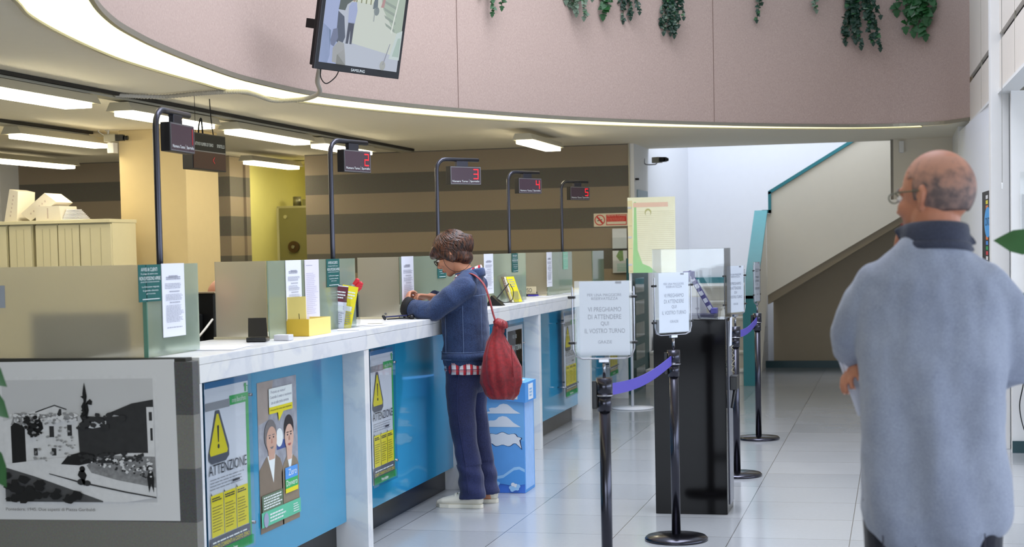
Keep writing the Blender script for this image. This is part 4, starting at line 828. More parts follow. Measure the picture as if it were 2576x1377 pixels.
# no smoking sign
NS = mat('cream_sign', (226, 214, 190), .5); RD = mat('sign_red', (206, 44, 36), .5)
s = Sheet((-3.19, 16.995, 1.765), (1, 0, 0), (0, 0, 1), .372, .142, NS, .003)
s.disc(.18, .5, .155, RD, seg=32); s.disc(.18, .5, .128, NS, seg=32); s.poly([(.10, .47), (.24, .56), (.25, .50), (.11, .41)], INK); s.poly([(.145, .62), (.17, .72), (.19, .66), (.165, .55)], INKG, False)
s.poly([(.085, .70), (.115, .80), (.28, .31), (.25, .2)], RD); s.rect(.37, .10, .97, .90, RD); s.text('VIETATO FUMARE', .39, .76, .95, .88, NS); s.lines(.39, .95, .70, .42, 5, mat('pale_red', (230, 140, 120), .5), .35, .1, 3); s.rect(.39, .16, .95, .36, NS, False)
tag(s.build('no_smoking_sign'), 'red and cream VIETATO FUMARE sign on the striped wall', 'sign')
# clear pockets on the striped wall
GLINT = mat('silvery_plastic_sheet', (226, 230, 232), .12, .0, var=.12, nscale=9, spec=.8, coat=.6)
for z0, h, lb in ((1.525, .215, 'upper shiny plastic pocket on the striped wall, directly below the no smoking sign'), (1.262, .24, 'lower shiny plastic pocket with a painted leafy reflection on the striped wall')):
    t = thing('wall_pocket', lb, 'pocket', (-2.9, 16.96, z0), 'pockets on the striped wall')
    s = Sheet((-2.985, 16.97, z0), (1, 0, 0), (0, 0, 1), .158, h, GLINT, .003)
    if z0 < 1.5:
        s.poly([(.25, .75), (.45, 1), (.72, 1), (.75, .55), (.5, .52)], mat('leafy_reflection', (120, 150, 96), .4, var=.4, nscale=40)); s.lines(.3, .95, .45, .08, 5, mat('aqua_print', (130, 206, 186), .4), .4, .1, 5)  # leafy patch paints a reflected plant onto the sheet
    s.build('sheet', t); one('acrylic_front', lambda b: (b.box(-2.995, 16.93, z0 - .01, -2.818, 16.933, z0 + h * .55, CLEAR), b.box(-2.995, 16.933, z0 - .01, -2.818, 16.995, z0 - .006, CLEAR)), t)
# tall white poster stand
t = thing('poster_stand', 'white pole stand carrying a large poster with a painted pale striped window reflection, before the stairs', 'stand', (-2.46, 14.95, 0))
WM = mat('white_enamel', (214, 216, 222), .35, var=.02)
lbl(one('base', lambda b: b.loft([(-2.46, 14.95, .0005), (-2.46, 14.95, .012), (-2.46, 14.95, .018)], [.20, .20, .03], WM, 40, caps=False), t), 'round white base')
one('pole', lambda b: b.cyl((-2.46, 14.95, .016), (-2.46, 14.95, 2.0), .0135, WM, 16), t)
for z in (1.9, 1.62, 1.36, 1.1): one('clip', lambda b: b.box(-2.475, 14.925, z, -2.44, 14.96, z + .02, WM, .003), t)
s = Sheet((-2.475, 14.93, 1.292), (1, 0, 0), (0, 0, 1), .452, .713, mat('pale_cream_reflection', (250, 250, 226), .3, coat=.4), .004)  # pale tones and stripes paint a window-blind reflection into the sheet's colour
LG = mat('pale_green_reflection', (168, 222, 160), .4); PK = mat('pale_pink_reflection', (242, 208, 192), .4)
s.rect(.0, .0, .10, .96, mat('pale_tan_reflection', (236, 226, 184), .4)); s.poly([(.10, .20), (.14, .94), (.18, .94), (.20, .30), (.30, .12), (.45, .08), (.6, .0), (.1, 0)], LG, False); s.rect(.12, .87, .85, .93, PK); s.disc(.43, .80, .07, mat('olive_leaf_reflection', (196, 196, 140), .4), .05); s.disc(.43, .785, .05, mat('pale_cream_reflection', (0, 0, 0)), .04)
LN = mat('blind_reflection_line', (214, 206, 172), .5, var=0); s.k += 1
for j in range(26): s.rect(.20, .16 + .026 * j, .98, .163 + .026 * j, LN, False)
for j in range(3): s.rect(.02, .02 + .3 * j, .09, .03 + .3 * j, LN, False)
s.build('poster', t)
# teal brochure rack on the return wall
t = thing('brochure_rack', 'dark teal brochure rack with clear pockets behind the tall poster stand', 'rack', (-2.7, 16.9, 0))
one('back_board', lambda b: b.box(-2.735, 16.35, 0, -2.70, 17.14, 1.42, mat('deep_teal_board', (16, 78, 84), .4, var=.04), .003), t)
for k in range(5):
    z = 1.16 - .235 * k
    lbl(one('pocket', lambda b: (b.box(-2.655, 16.42, z - .10, -2.652, 17.0, z + .05, CLEAR), b.box(-2.699, 16.42, z - .103, -2.652, 17.0, z - .10, CLEAR), b.box(-2.699, 16.417, z - .10, -2.652, 16.42, z + .05, HAZE), b.box(-2.699, 16.9, z - .10, -2.652, 16.903, z + .05, CLEAR)), t), 'clear pocket')
    
# ---------------------------------------------------------------- stanchions with signs
BELT = mat('violet_belt', (84, 74, 176), .7, var=.04)
DST = mat('dark_chrome_post', (66, 66, 74), .2, .95, var=.02)
SGP = mat('sign_paper', (222, 226, 238), .6, var=.0); SGT = mat('sign_grey_lettering', (118, 124, 144), .7, var=0)
sl_ = ['belt post nearest the camera, cut by the bottom edge', 'belt post in front of the black kiosk', 'belt post just right of the black kiosk, base half hidden', 'belt post furthest back, in front of the teal stair end']
posts = [(-1.186, 6.494, 8), (-1.135, 8.235, 50), (-1.047, 10.60, 64), (-1.073, 12.62, 84)]
for i, (x, y, ang) in enumerate(posts):
    t = thing('belt_post', 'dark chrome ' + sl_[i], 'post', (x, y, 0), 'belt posts in a line')
    one('base', lambda b: b.loft([(x, y, .0008), (x, y, .012), (x, y, .022), (x, y, .030), (x, y, .034)], [.165, .165, .155, .06, .024], DST, 44, caps=False), t)
    one('pole', lambda b: b.cyl((x, y, .033), (x, y, .93), .0235, DST, 28), t)
    hd = one('head', lambda b: (b.cyl((x, y, .86), (x, y, .925), .029, DST, 28), b.cyl((x, y, .926), (x, y, .998), .034, DST, 28), b.cyl((x, y, .922), (x, y, .929), .036, METAL, 28)), t)
    one('belt_slot', lambda b: (b.box(x - .05, y - .014, .87, x - .030, y + .014, .985, MBK, .003), b.box(x - .012, y + .030, .87, x + .016, y + .044, .985, MBK, .003)), hd)
    # sign
    a = math.radians(ang); u = Vector((math.cos(a), math.sin(a), 0)); B = Vector((x, y, 0)); n = Vector((u.y, -u.x, 0))
    t2 = thing('queue_sign', ['white waiting sign in a steel frame on the post nearest the camera', 'white waiting sign turned sideways on the post in front of the black kiosk', 'white waiting sign seen at a slant behind the clear kiosk hood', 'waiting sign seen edge on at the furthest belt post'][i], 'sign', (x, y, 1.0), 'waiting signs on the belt posts')
    wv = .255
    def fr(b):
        P = [B - u * wv / 2 + Vector((0, 0, 1.375)), B - u * wv / 2 + Vector((0, 0, 1.12)), B - u * (wv / 2 - .012) + Vector((0, 0, 1.088)), B - u * (wv / 2 - .04) + Vector((0, 0, 1.078)), B + u * (wv / 2 - .04) + Vector((0, 0, 1.078)), B + u * (wv / 2 - .012) + Vector((0, 0, 1.088)), B + u * wv / 2 + Vector((0, 0, 1.12)), B + u * wv / 2 + Vector((0, 0, 1.375))]
        b.loft(P, [.0035] * 8, METAL, 10, side=tuple(n)); b.cyl(B + Vector((0, 0, .999)), B + Vector((0, 0, 1.075)), .0065, METAL, 12); b.box(-.022, -.01, 1.062, .022, .01, 1.078, METAL, .002, Matrix(((u.x, n.x, 0, x), (u.y, n.y, 0, y), (0, 0, 1, 0), (0, 0, 0, 1))))
    lbl(one('wire_frame', fr, t2), 'steel wire frame')
    Mx = Matrix(((u.x, n.x, 0, x), (u.y, n.y, 0, y), (0, 0, 1, 0), (0, 0, 0, 1)))
    for sx in (-1, 1):
        for z in (1.145, 1.335): one('clip', lambda b: b.loft([B + u * (sx * wv / 2 - .014) + Vector((0, 0, z)), B + u * (sx * wv / 2 + .010) + Vector((0, 0, z))], [.0065] * 2, MBK, 10), t2)
    lbl(one('acrylic_sleeve', lambda b: (b.box(-.118, .006, 1.088, .118, .008, 1.402, CLEAR, 0, Mx), b.box(-.118, -.008, 1.088, .118, -.006, 1.402, CLEAR, 0, Mx)), t2), 'clear acrylic sleeve')
    s = Sheet(B - u * .098 + Vector((0, 0, 1.092)) + n * .002, u, (0, 0, 1), .208, .308, SGP, .002)
    s.text('PER UNA MAGGIORE', .16, .797, .84, .835, SGT); s.text('RISERVATEZZA', .24, .748, .77, .786, SGT, False); s.text('VI PREGHIAMO', .17, .59, .83, .652, SGT, False); s.text('DI ATTENDERE', .17, .49, .83, .552, SGT, False); s.text('QUI', .42, .395, .58, .457, SGT, False); s.text('IL VOSTRO TURNO', .10, .30, .90, .362, SGT, False); s.text('GRAZIE', .36, .16, .64, .202, SGT, False); s.rect(.72, .965, .84, .995, mat('clip_grey', (120, 120, 130), .5))
    s.build('printed_sheet', t2)
def belt(label, p, q, sag=.035, zc=.94):
    P = Vector(p); Q = Vector(q); b = MB(); n = 14; k = b.mi(BELT); hw = .025; d = (Q - P).normalized(); side = Vector((-d.y, d.x, 0)) * .0012
    rows = []
    for i in range(n + 1):
        f = i / n; c = P.lerp(Q, f) + Vector((0, 0, zc - sag * math.sin(math.pi * f))); rows.append([b.bm.verts.new(c + side * sg + Vector((0, 0, hh * hw))) for sg, hh in ((1, 1), (1, -1), (-1, -1), (-1, 1))])
    for i in range(n):
        for j in range(4): b.bm.faces.new([rows[i][j], rows[i][(j + 1) % 4], rows[i + 1][(j + 1) % 4], rows[i + 1][j]])
    b.bm.faces.new(rows[0]); b.bm.faces.new(rows[-1][::-1])
    return tag(b.build('barrier_belt'), label, 'belt')
belt('violet belt stretched between the two nearest posts', (-1.175, 6.535, 0), (-1.142, 8.195, 0), .03, .945)
belt('violet belt stretched between the two rear posts, in front of the stairs', (-1.05, 10.64, 0), (-1.073, 12.58, 0), .03, .945)

# ---------------------------------------------------------------- black kiosk with clear hood
KB = mat('gloss_black_laminate', (9, 8, 9), .09, var=0, spec=.18)
t = thing('display_pedestal', 'tall glossy black pedestal behind the second belt post', 'pedestal', (-1.15, 9.2, 0))
kx0, kx1, ky0, ky1 = -1.362, -.950, 9.04, 9.385
one('cabinet', lambda b: b.box(kx0, ky0, .0005, kx1, ky1, 1.118, KB, .003), t)
lbl(one('clear_hood', lambda b: (b.box(kx0, ky0, 1.119, kx1, ky0 + .004, 1.52, CLEAR), b.box(kx0, ky1 - .004, 1.119, kx1, ky1, 1.52, CLEAR), b.box(kx0, ky0 + .004, 1.119, kx0 + .004, ky1 - .004, 1.52, CLEAR), b.box(kx1 - .004, ky0 + .004, 1.119, kx1, ky1 - .004, 1.52, HAZE), b.box(kx0, ky0, 1.52, kx1, ky1, 1.523, HAZE)), t), 'clear acrylic hood')
lbl(one('side_strip', lambda b: b.box(kx1 + .0005, 9.16, .04, kx1 + .006, 9.36, 1.1, mat('grey_side_panel', (116, 118, 128), .25), .002), t), 'grey side panel')
PUR = mat('purple_plastic', (62, 56, 120), .4, var=.04)
t = thing('token_dispenser', 'purple slanted holder with silver tokens under the clear hood', 'holder', (-1.1, 9.2, 1.119))
one('base', lambda b: b.box(-1.30, 9.12, 1.1195, -1.02, 9.32, 1.145, mat('dark_slate_base', (48, 48, 78), .4), .004), t)
def sl(b):
    M = Matrix.Translation((-1.165, 9.2, 1.375)) @ Matrix.Rotation(math.radians(60), 4, 'Y')
    b.box(-.02, -.02, -.014, .262, .02, .014, PUR, .003, M)
sb = one('slanted_bar', sl, t)
def tk(b):
    M = Matrix.Translation((-1.165, 9.2, 1.375)) @ Matrix.Rotation(math.radians(60), 4, 'Y')
    for k in range(5): b.box(.02 + .048 * k, -.017, .0145, .046 + .048 * k, .017, .018, mat('silver_token', (180, 180, 196), .3, .6), .001, M)
for k in range(5):
    def one_t(b):
        M = Matrix.Translation((-1.165, 9.2, 1.375)) @ Matrix.Rotation(math.radians(60), 4, 'Y')
        b.box(.02 + .048 * k, -.0225, -.010, .046 + .048 * k, -.0202, .012, mat('silver_token', (190, 190, 204), .3, .3), 0, M)
    one('silver_token', one_t, sb)
one('top_cap', lambda b: (b.box(-1.205, 9.17, 1.345, -1.14, 9.23, 1.392, PUR, .006), b.prism([(-1.21, 9.19, 1.345), (-1.16, 9.19, 1.345), (-1.20, 9.19, 1.29)], (0, .02, 0), PUR)), t)
one('foot_block', lambda b: b.box(-1.045, 9.16, 1.146, -1.010, 9.24, 1.178, mat('violet_block', (88, 84, 170), .4), .004), t)
one('paper_backing', lambda b: b.box(-1.26, 9.26, 1.146, -1.08, 9.263, 1.24, PAPER), t)
s = Sheet((kx1 + .0085, 9.19, .955), (0, 1, 0), (0.03, 0, 1), .12, .165, PAPER); tag(s.build('folded_sheet'), 'white sheet fixed to the right side of the black pedestal', 'sheet')
t = thing('hanging_pen_box', 'small black box with a wire tangle hanging on the right side of the pedestal', 'box', (-.93, 9.3, .8))
one('box', lambda b: b.box(kx1 + .007, 9.20, .70, kx1 + .045, 9.34, .78, MBK, .004), t); one('pen', lambda b: b.loft([(kx1 + .03, 9.24, .70), (kx1 + .015, 9.22, .60)], [.010, .008], MBK, 10), t)
one('wire', lambda b: b.loft([(kx1 + .02 + .01 * math.sin(k * 2.1), 9.25 + .02 * math.cos(k * 1.7), .79 + .011 * k) for k in range(16)], [.0013] * 16, mat('pale_wire', (190, 184, 150), .4), 6), t)

# ---------------------------------------------------------------- cardboard bin
BB = mat('light_blue_card', (112, 172, 226), .55, var=.03); BL = mat('mid_blue_card', (76, 148, 218), .5, var=.02); BD = mat('deep_blue_card', (60, 112, 206), .55, var=.02); BW = mat('bin_white_print', (216, 222, 230), .6, var=0); BP = mat('pale_blue_print', (150, 196, 236), .55, var=0); BO = mat('dark_outline_print', (28, 44, 90), .6, var=0)
bx0, bx1, by0, by1 = -2.640, -2.288, 9.695, 9.975
t = thing('cardboard_bin', 'light blue cardboard bin with cloud drawings between the woman and the counter', 'bin', (-2.46, 9.8, 0), None)
s = Sheet((bx0, by0, .001), (1, 0, 0), (0, 0, 1), bx1 - bx0, .63, BB)
s.b.box(bx0, by0 + .0012, .001, bx1, by1, .63, BL)
def cloud(cx, cy, w, h, m, up=True):
    P = [(-1, 0)] + [(-.95 + .1 * k, .12 + .1 * abs(math.sin(k))) for k in range(3)] + [(-.55 + .35 * math.cos(math.pi - q), .35 + .25 * math.sin(q)) for q in (.6, 1.2, 1.9)] + [(.05 + .38 * math.cos(math.pi - q), .55 + .45 * math.sin(q)) for q in (.3, .9, 1.5, 2.1, 2.7)] + [(.62, .38), (.78, .22), (1, .0)]
    s.poly([(cx + a * w, cy + c * h) for a, c in P], m, up)
s.rect(0, 0, 1, .14, BD); s.poly([(0, .14), (0, .62), (1, .52), (1, .14)], mat('graded_blue_card', (92, 156, 222), .55), False)
cloud(.62, .80, .32, .10, BW); cloud(.60, .665, .34, .11, BW, False)
ccx, ccy = .60, .54
bub = lambda r, k0=0: [(ccx + (.33 * r) * math.cos(q) * (1 + .05 * math.sin(q * 9)), ccy + (.062 * r + .0) * math.sin(q) * (1 + .16 * math.sin(q * 9))) for q in [2 * math.pi * k / 54 for k in range(54)]]
s.poly(bub(1.06), BO); s.poly([(ccx + .22, ccy - .03), (ccx + .33, ccy - .01), (ccx + .36, ccy - .105)], BO, False); s.poly(bub(1), BW); s.poly([(ccx + .12, ccy - .03), (ccx + .20, ccy + .02), (ccx + .31, ccy - .008), (ccx + .345, ccy - .09), (ccx + .24, ccy - .035)], BW, True)
wv = [(0, .16)] + [(x / 10, .22 + .05 * math.sin(x * .9)) for x in range(11)] + [(1, .12), (.8, .10), (.6, .12), (.4, .13), (.2, .11)]
s.poly(wv, BP); s.poly([(a, c - .03) for a, c in wv], BL)
for cx_, cy_ in ((.42, .085), (.80, .06)):
    s.k += 1
    for j in range(9): s.k += .4; s.disc(cx_ + .09 * math.cos(j * 2.4) * (j / 9) ** .5, cy_ + .035 * math.sin(j * 2.4) * (j / 9) ** .5, .038, BP if j % 3 else BW, .02, 8, False)
s.b.box(bx1, by0 + .02, .02, bx1 + .001, by1 - .02, .60, mat('pale_side_print', (150, 188, 236), .55, var=.1, nscale=20))
s.build('body', t)
lx0, lx1, ly0, ly1 = bx0 - .012, bx1 + .014, by0 - .014, by1 + .012
ld = one('lid', lambda b: (b.prism([(lx0, ly0, .62), (lx1, ly0, .575), (lx1, ly0, .700), (lx0, ly0, .735)], (0, ly1 - ly0, 0), BL)), t)
lbl(ld, 'blue lid with white label')
s = Sheet((lx1 - .17, ly0 - .001, .61), (1, 0, -.12), (.12, 0, 1), .12, .05, mat('label_cream', (214, 212, 206), .6)); s.build('label', ld)
s = Sheet((lx1 + .001, ly0 + .09, .585), (0, 1, 0), (0, 0, 1), .13, .10, BW); s.lines(.2, .8, .8, .2, 3, BP, .6, .2, 4); s.build('side_label', ld)
s = Sheet((lx1 - .12, ly0 + .06, .7135), (1, 0, -.09), (0, 1, 0), .08, .12, BW); s.build('top_label', ld)

# ---------------------------------------------------------------- right hand side
t = thing('side_desk', 'grey topped desk at the right edge behind the man', 'desk', (1.3, 11.3, 0))
one('desktop', lambda b: b.box(.715, 10.9, .655, 2.3, 11.75, .685, mat('white_laminate', (206, 206, 206), .4), .004), t)
one('apron', lambda b: b.box(.73, 10.93, .60, 2.28, 11.72, .654, mat('dark_grey_apron', (78, 82, 88), .4)), t)
for x, y in ((.98, 11.6), (2.2, 11.6), (2.2, 11.0)): one('leg', lambda b: b.box(x, y, 0, x + .05, y + .05, .60, DMETAL), t)
t = thing('white_device', 'small white device standing on the desk at the right edge', 'device', (.84, 11.4, .686)); one('body', lambda b: b.box(.815, 11.3, .686, .90, 11.42, .86, mat('white_device_plastic', (216, 218, 220), .35), .008), t); one('vents', lambda b: [b.box(.82, 11.298, .70 + .03 * k, .895, 11.2995, .71 + .03 * k, INKG) for k in range(4)], t)
tag(one('black_cable', lambda b: b.loft(sp3([(.80, 11.35, .86), (.79, 11.33, .78), (.785, 11.32, .69), (.80, 10.88, .62), (.775, 10.88, .45), (.80, 10.88, .3), (.85, 10.88, .2), (.9, 10.9, .12)]), [.004] * 43, MBK, 8)), 'black cable hanging down from the white device at the right edge', 'cable')
tag(one('pull_cord', lambda b: (b.loft([(.70, 11.3, 4.2), (.697, 11.3, 1.92)], [.0022] * 2, mat('grey_cord', (140, 138, 132), .6), 6), b.loft([(.697, 11.3, 1.92), (.697, 11.3, 1.885)], [.006, .005], WHITE, 8))), 'thin grey pull cord hanging beside the white column', 'cord')
# plastic sheet with hooks of light
t = thing('plastic_wallet', 'clear plastic wallet hanging on the white wall at the right edge', 'wallet', (.85, 11.94, 1.9)); one('sheet', lambda b: b.box(.86, 11.935, 1.60, 1.25, 11.94, 2.02, CLEAR), t); one('pocket_flap', lambda b: b.box(.87, 11.928, 1.60, 1.24, 11.934, 1.86, HAZE), t)
tag(one('white_strip_blind', lambda b: b.box(.90, 11.90, .9, .93, 11.925, 1.55, WHITE, .003)), 'narrow white vertical strip on the right wall below the plastic wallet', 'strip')
# banner
t = thing('roll_up_banner', "black banner with colour bars and a blue disc beside the white column", 'banner', (.69, 12.7, 0))
s = Sheet((.652, 13.0, .15), Vector((.045, -1, 0)), (0, 0, 1), .56, 1.76, mat('black_banner_cloth', (22, 20, 24), .5), .004)
cols = [(232, 214, 40), (226, 226, 226), (206, 50, 60), (40, 160, 80), (60, 140, 220), (232, 120, 40)]
s.k += 1
for k in range(44): s.rect(.50, .02 + .022 * k, .78, .036 + .022 * k, mat('banner_bar_%d' % (k % 6), cols[k % 6], .5, var=0), False)
s.disc(.75, .865, .45, mat('banner_blue', (70, 160, 226), .5), .066); s.text('CONTO', .42, .85, 1.0, .885, INK); s.build('cloth', t)
one('foot', lambda b: b.box(.63, 12.45, 0, .69, 13.0, .14, DMETAL, .01), t)
# ---------------------------------------------------------------- people
SKINW = mat('skin_light', (196, 138, 108), .5, var=.05, nscale=8, sss=.08, spec=.35); SKINM = mat('skin_tanned', (184, 124, 98), .5, var=.07, nscale=14, sss=.08, spec=.35)
LIPS = mat('lips', (168, 92, 84), .45, var=0); EYEW = mat('eye_white', (222, 216, 210), .25, var=0); IRIS = mat('iris_dark', (40, 30, 24), .2, var=0); NAIL = mat('finger_nail', (220, 172, 156), .3, var=0)
def axes(f, a):
    f = Vector(f).normalized(); a = (Vector(a) - f * Vector(a).dot(f)).normalized(); s = a.cross(f)  # s = person's left
    return f, a, s
def m3(f, s, a): return Matrix(((f.x, s.x, a.x), (f.y, s.y, a.y), (f.z, s.z, a.z)))
def head(b, C, f, a, m, female=False, k=1.0):
    """skull, jaw, brow, nose, lips and ears; C = centre of the skull"""
    f, a, s = axes(f, a); M = m3(f, s, a); C = Vector(C); at = lambda x, y, z: C + (f * x + s * y + a * z) * k
    E = lambda x, y, z, rx, ry, rz, seg=20: b.ell(at(x, y, z), (rx * k, ry * k, rz * k), m, M, seg)
    E(-.012, 0, .022, .096, .076, .094, 28); E(.030, 0, -.028, .064, .060, .082, 24)
    E(.042, 0, -.082, .040, .036, .034); E(.066, 0, -.098, .022, .024, .020)               # jaw, chin
    E(.066, 0, .018, .026, .052, .018); E(.060, .036, -.026, .026, .024, .026); E(.060, -.036, -.026, .026, .024, .026)   # brow, cheeks
    b.loft([at(.082, 0, .010), at(.096, 0, -.012), at(.108, 0, -.032), at(.098, 0, -.040)], [.008 * k, .0095 * k, .0125 * k, .009 * k], m, 12)
    for q in (-1, 1): E(.094, q * .011, -.037, .010, .0075, .007, 12)
    E(.082, 0, -.062, .016, .024, .0075, 16); E(.080, 0, -.073, .016, .021, .0085, 16)
    for q in (-1, 1):
        b.loft([at(-.012, q * .074, .016), at(-.020, q * .084, .020), at(-.026, q * .086, .006), at(-.020, q * .084, -.014), at(-.006, q * .077, -.030)], [.006 * k, .007 * k, .008 * k, .007 * k, .007 * k], m, 10)
        E(-.012, q * .078, -.004, .012, .006, .020, 14)
    return at, f, s, a
def face_parts(at, f, s, a, parent, k=1.0, browc=None, lips=True):
    M = m3(f, s, a)
    for q in (-1, 1):
        e = one('eye', lambda b: b.ell(at(.078, q * .031, .000), (.0125 * k, .0135 * k, .0085 * k), EYEW, M, 14), parent); lbl(e, 'eye half closed, looking down')
        one('iris', lambda b: b.ell(at(.0885, q * .031, -.002), (.003 * k, .006 * k, .006 * k), IRIS, M, 12), e)
        lbl(one('eyebrow', lambda b: b.loft([at(.083, q * .016, .019), at(.086, q * .034, .025), at(.076, q * .052, .018)], [.003 * k, .0036 * k, .002 * k], browc or IRIS, 8), parent), 'dark eyebrow')
    if lips: lbl(one('lips', lambda b: (b.ell(at(.0955, 0, -.0635), (.006 * k, .020 * k, .0042 * k), LIPS, M, 14), b.ell(at(.0945, 0, -.0715), (.006 * k, .017 * k, .005 * k), LIPS, M, 14)), parent), 'closed lips')
def hand(b, wrist, d, palm, m, curl=.5, k=1.0, left=True, spread=.10, thumb=.7, curls=None):
    """d = direction of the fingers, palm = outward normal of the palm"""
    d = Vector(d).normalized(); p = (Vector(palm) - d * Vector(palm).dot(d)).normalized(); sd = d.cross(p) * (1 if left else -1)   # sd points to the thumb side
    W = Vector(wrist)
    b.loft([W - d * .03 * k, W, W + d * .03 * k, W + d * .062 * k, W + d * .088 * k], [(.024 * k, .019 * k), (.026 * k, .018 * k), (.036 * k, .016 * k), (.041 * k, .015 * k), (.038 * k, .012 * k)], m, 16, side=sd)
    tips = []
    for j, (off, ln, r) in enumerate(((.030, .072, .0088), (.010, .080, .0092), (-.010, .074, .0088), (-.029, .058, .0076))):
        c = (curls[j] if curls else curl); a0 = W + d * (.078 - .004 * abs(j - 1)) * k + sd * off * k; di = (d + sd * spread * (1.2 - j) * .5).normalized(); P = [a0 - di * .012 * k, a0 + di * .004]; ang = 0; pos = a0.copy()
        for q, fr in enumerate((.44, .31, .25)):
            ang += c * (.55, 1.0, .7)[q]; dd = di * math.cos(ang) + p * math.sin(ang); pos = pos + dd * ln * fr * k; P.append(pos.copy())
        b.loft(P, [r * k * 1.05, r * k * 1.06, r * k, r * k * .93, r * k * .78], m, 10, side=sd); tips.append((P[-1], dd, r))
    t0 = W + d * .018 * k + sd * .024 * k + p * .006 * k; td = (sd * .75 + d * .75 + p * .35 * thumb).normalized(); t1 = t0 + td * .038 * k; t2 = t1 + (td * .6 + d * .6 + p * .4 * thumb).normalized() * .030 * k; t3 = t2 + (d * .8 + td * .25 + p * .45 * thumb).normalized() * .024 * k
    b.loft([t0 - td * .014 * k, t0, t1, t2, t3], [.013 * k, .0145 * k, .0115 * k, .0102 * k, .0082 * k], m, 10); tips.append((t3, (t3 - t2).normalized(), .009))
    return tips
def nails(tips, palm, parent):
    p = Vector(palm).normalized()
    for P, dd, r in tips:
        up = (-p + dd * dd.dot(p)).normalized(); M = m3(dd, up.cross(dd) * -1, up); one('fingernail', lambda b: b.ell(P + dd * .002 + up * r * .62, (.0055, .0045, .0018), NAIL, M, 10), parent)
def fabric(name, c1, c2, rough=.85, sc1=180, sc2=5, bump=.35, bs=26):
    m = mat(name, c1, rough, var=0); nt, p, N, K = nodes_of(m); tc = N('TexCoord')
    a = N('TexNoise'); a.inputs['Scale'].default_value = sc1; a.inputs['Detail'].default_value = 2; K(tc.outputs['Object'], a.inputs['Vector']); c = N('TexNoise'); c.inputs['Scale'].default_value = sc2; c.inputs['Detail'].default_value = 4; K(tc.outputs['Object'], c.inputs['Vector'])
    f = math_n(N, K, 'MULTIPLY', math_n(N, K, 'ADD', a.outputs['Fac'], c.outputs['Fac']), .5); r = N('ValToRGB'); r.color_ramp.elements[0].position = .36; r.color_ramp.elements[0].color = L(c1); r.color_ramp.elements[1].position = .64; r.color_ramp.elements[1].color = L(c2); K(f, r.inputs[0]); K(r.outputs[0], p.inputs['Base Color'])
    w = N('TexNoise'); w.inputs['Scale'].default_value = bs; w.inputs['Detail'].default_value = 3; w.inputs['Distortion'].default_value = .6; mp = N('Mapping'); mp.inputs['Scale'].default_value = (1, 1, .35); K(tc.outputs['Object'], mp.inputs['Vector']); K(mp.outputs[0], w.inputs['Vector']); b = N('Bump'); b.inputs['Strength'].default_value = bump; b.inputs['Distance'].default_value = .012; K(w.outputs['Fac'], b.inputs['Height']); K(b.outputs[0], p.inputs['Normal']); p.inputs['Sheen Weight'].default_value = .15
    return m
DENIM = fabric('blue_denim_jacket_cloth', (20, 34, 66), (48, 70, 110)); JEAN = fabric('dark_blue_jeans_cloth', (14, 20, 54), (34, 42, 86), sc2=3.5); STITCH = mat('denim_stitching', (104, 122, 156), .8, var=0); LINING = mat('black_cuff_lining', (14, 14, 18), .8, var=0)
def wr(P, n, amp=.004, s=9, st=(1, 1, 1)):
    q = Vector((P.x * st[0], P.y * st[1], P.z * st[2])) * s
    v = noise.noise(q) + .5 * noise.noise(q * 2.1 + Vector((5, 3, 1))); return amp * v
# ---- the woman at the counter: facing -X, her left side to the camera
t = thing('person', 'woman in blue denim jacket and jeans with red bag, standing at the counter', 'person', (-2.5, 9.2, 0))
Wc = Vector((-2.602, 9.2, 1.518)); wf = Vector((-.86, 0, -.51)); wa = Vector((-.51, 0, .86))
b = MB(); at, f, s_, a = head(b, Wc, wf, wa, SKINW, True, .98)
b.loft([(-2.485, 9.2, 1.33), (-2.505, 9.2, 1.40), (-2.56, 9.2, 1.47)], [.056, .048, .050], SKINW, 18)
b.loft([(-2.50, 9.2, .84), (-2.505, 9.2, .95), (-2.515, 9.2, 1.08), (-2.515, 9.2, 1.22), (-2.495, 9.2, 1.32), (-2.49, 9.2, 1.36)], [(.15, .105), (.155, .115), (.13, .09), (.15, .10), (.14, .07), (.07, .05)], SKINW, 24, side=(0, 1, 0))
LA = [(-2.475, 9.05, 1.32), (-2.56, 8.99, 1.255), (-2.655, 8.985, 1.185), (-2.75, 9.0, 1.195), (-2.835, 9.03, 1.215)]; RA = [(-2.475, 9.35, 1.32), (-2.56, 9.41, 1.25), (-2.63, 9.42, 1.20), (-2.69, 9.32, 1.235), (-2.742, 9.22, 1.262)]
b.loft(LA, [.040, .038, .036, .032, .026], SKINW, 14); b.loft(RA, [.040, .038, .036, .030, .024], SKINW, 14)
LL = [(-2.505, 9.11, .86), (-2.53, 9.11, .68), (-2.525, 9.11, .47), (-2.50, 9.11, .28), (-2.475, 9.12, .07)]; RL = [(-2.505, 9.29, .86), (-2.52, 9.30, .68), (-2.505, 9.31, .47), (-2.475, 9.32, .28), (-2.445, 9.32, .07)]
for P in (LL, RL): b.loft(P, [.082, .072, .052, .048, .034], SKINW, 16); b.loft([Vector(P[-1]) + Vector((.02, 0, -.025)), Vector(P[-1]) + Vector((-.12, -.0, -.035))], [(.03, .03), (.034, .02)], SKINW, 12)
tl_ = hand(b, (-2.830, 9.030, 1.222), (-.08, .55, .62), (.75, .5, -.2), SKINW, .75, .92, True, thumb=.9)
tr_ = hand(b, (-2.748, 9.205, 1.264), (-.68, -.70, .12), (-.1, -.3, -.9), SKINW, .62, .92, False, thumb=.8)
b.remesh(.0042, 2, .4); b.ms = [SKINW]; b.build('body', t)
face_parts(at, f, s_, a, t, .98, mat('brown_brow', (70, 44, 30), .7)); nails(tl_, (.75, .5, -.2), t); nails(tr_, (-.1, -.3, -.9), t)
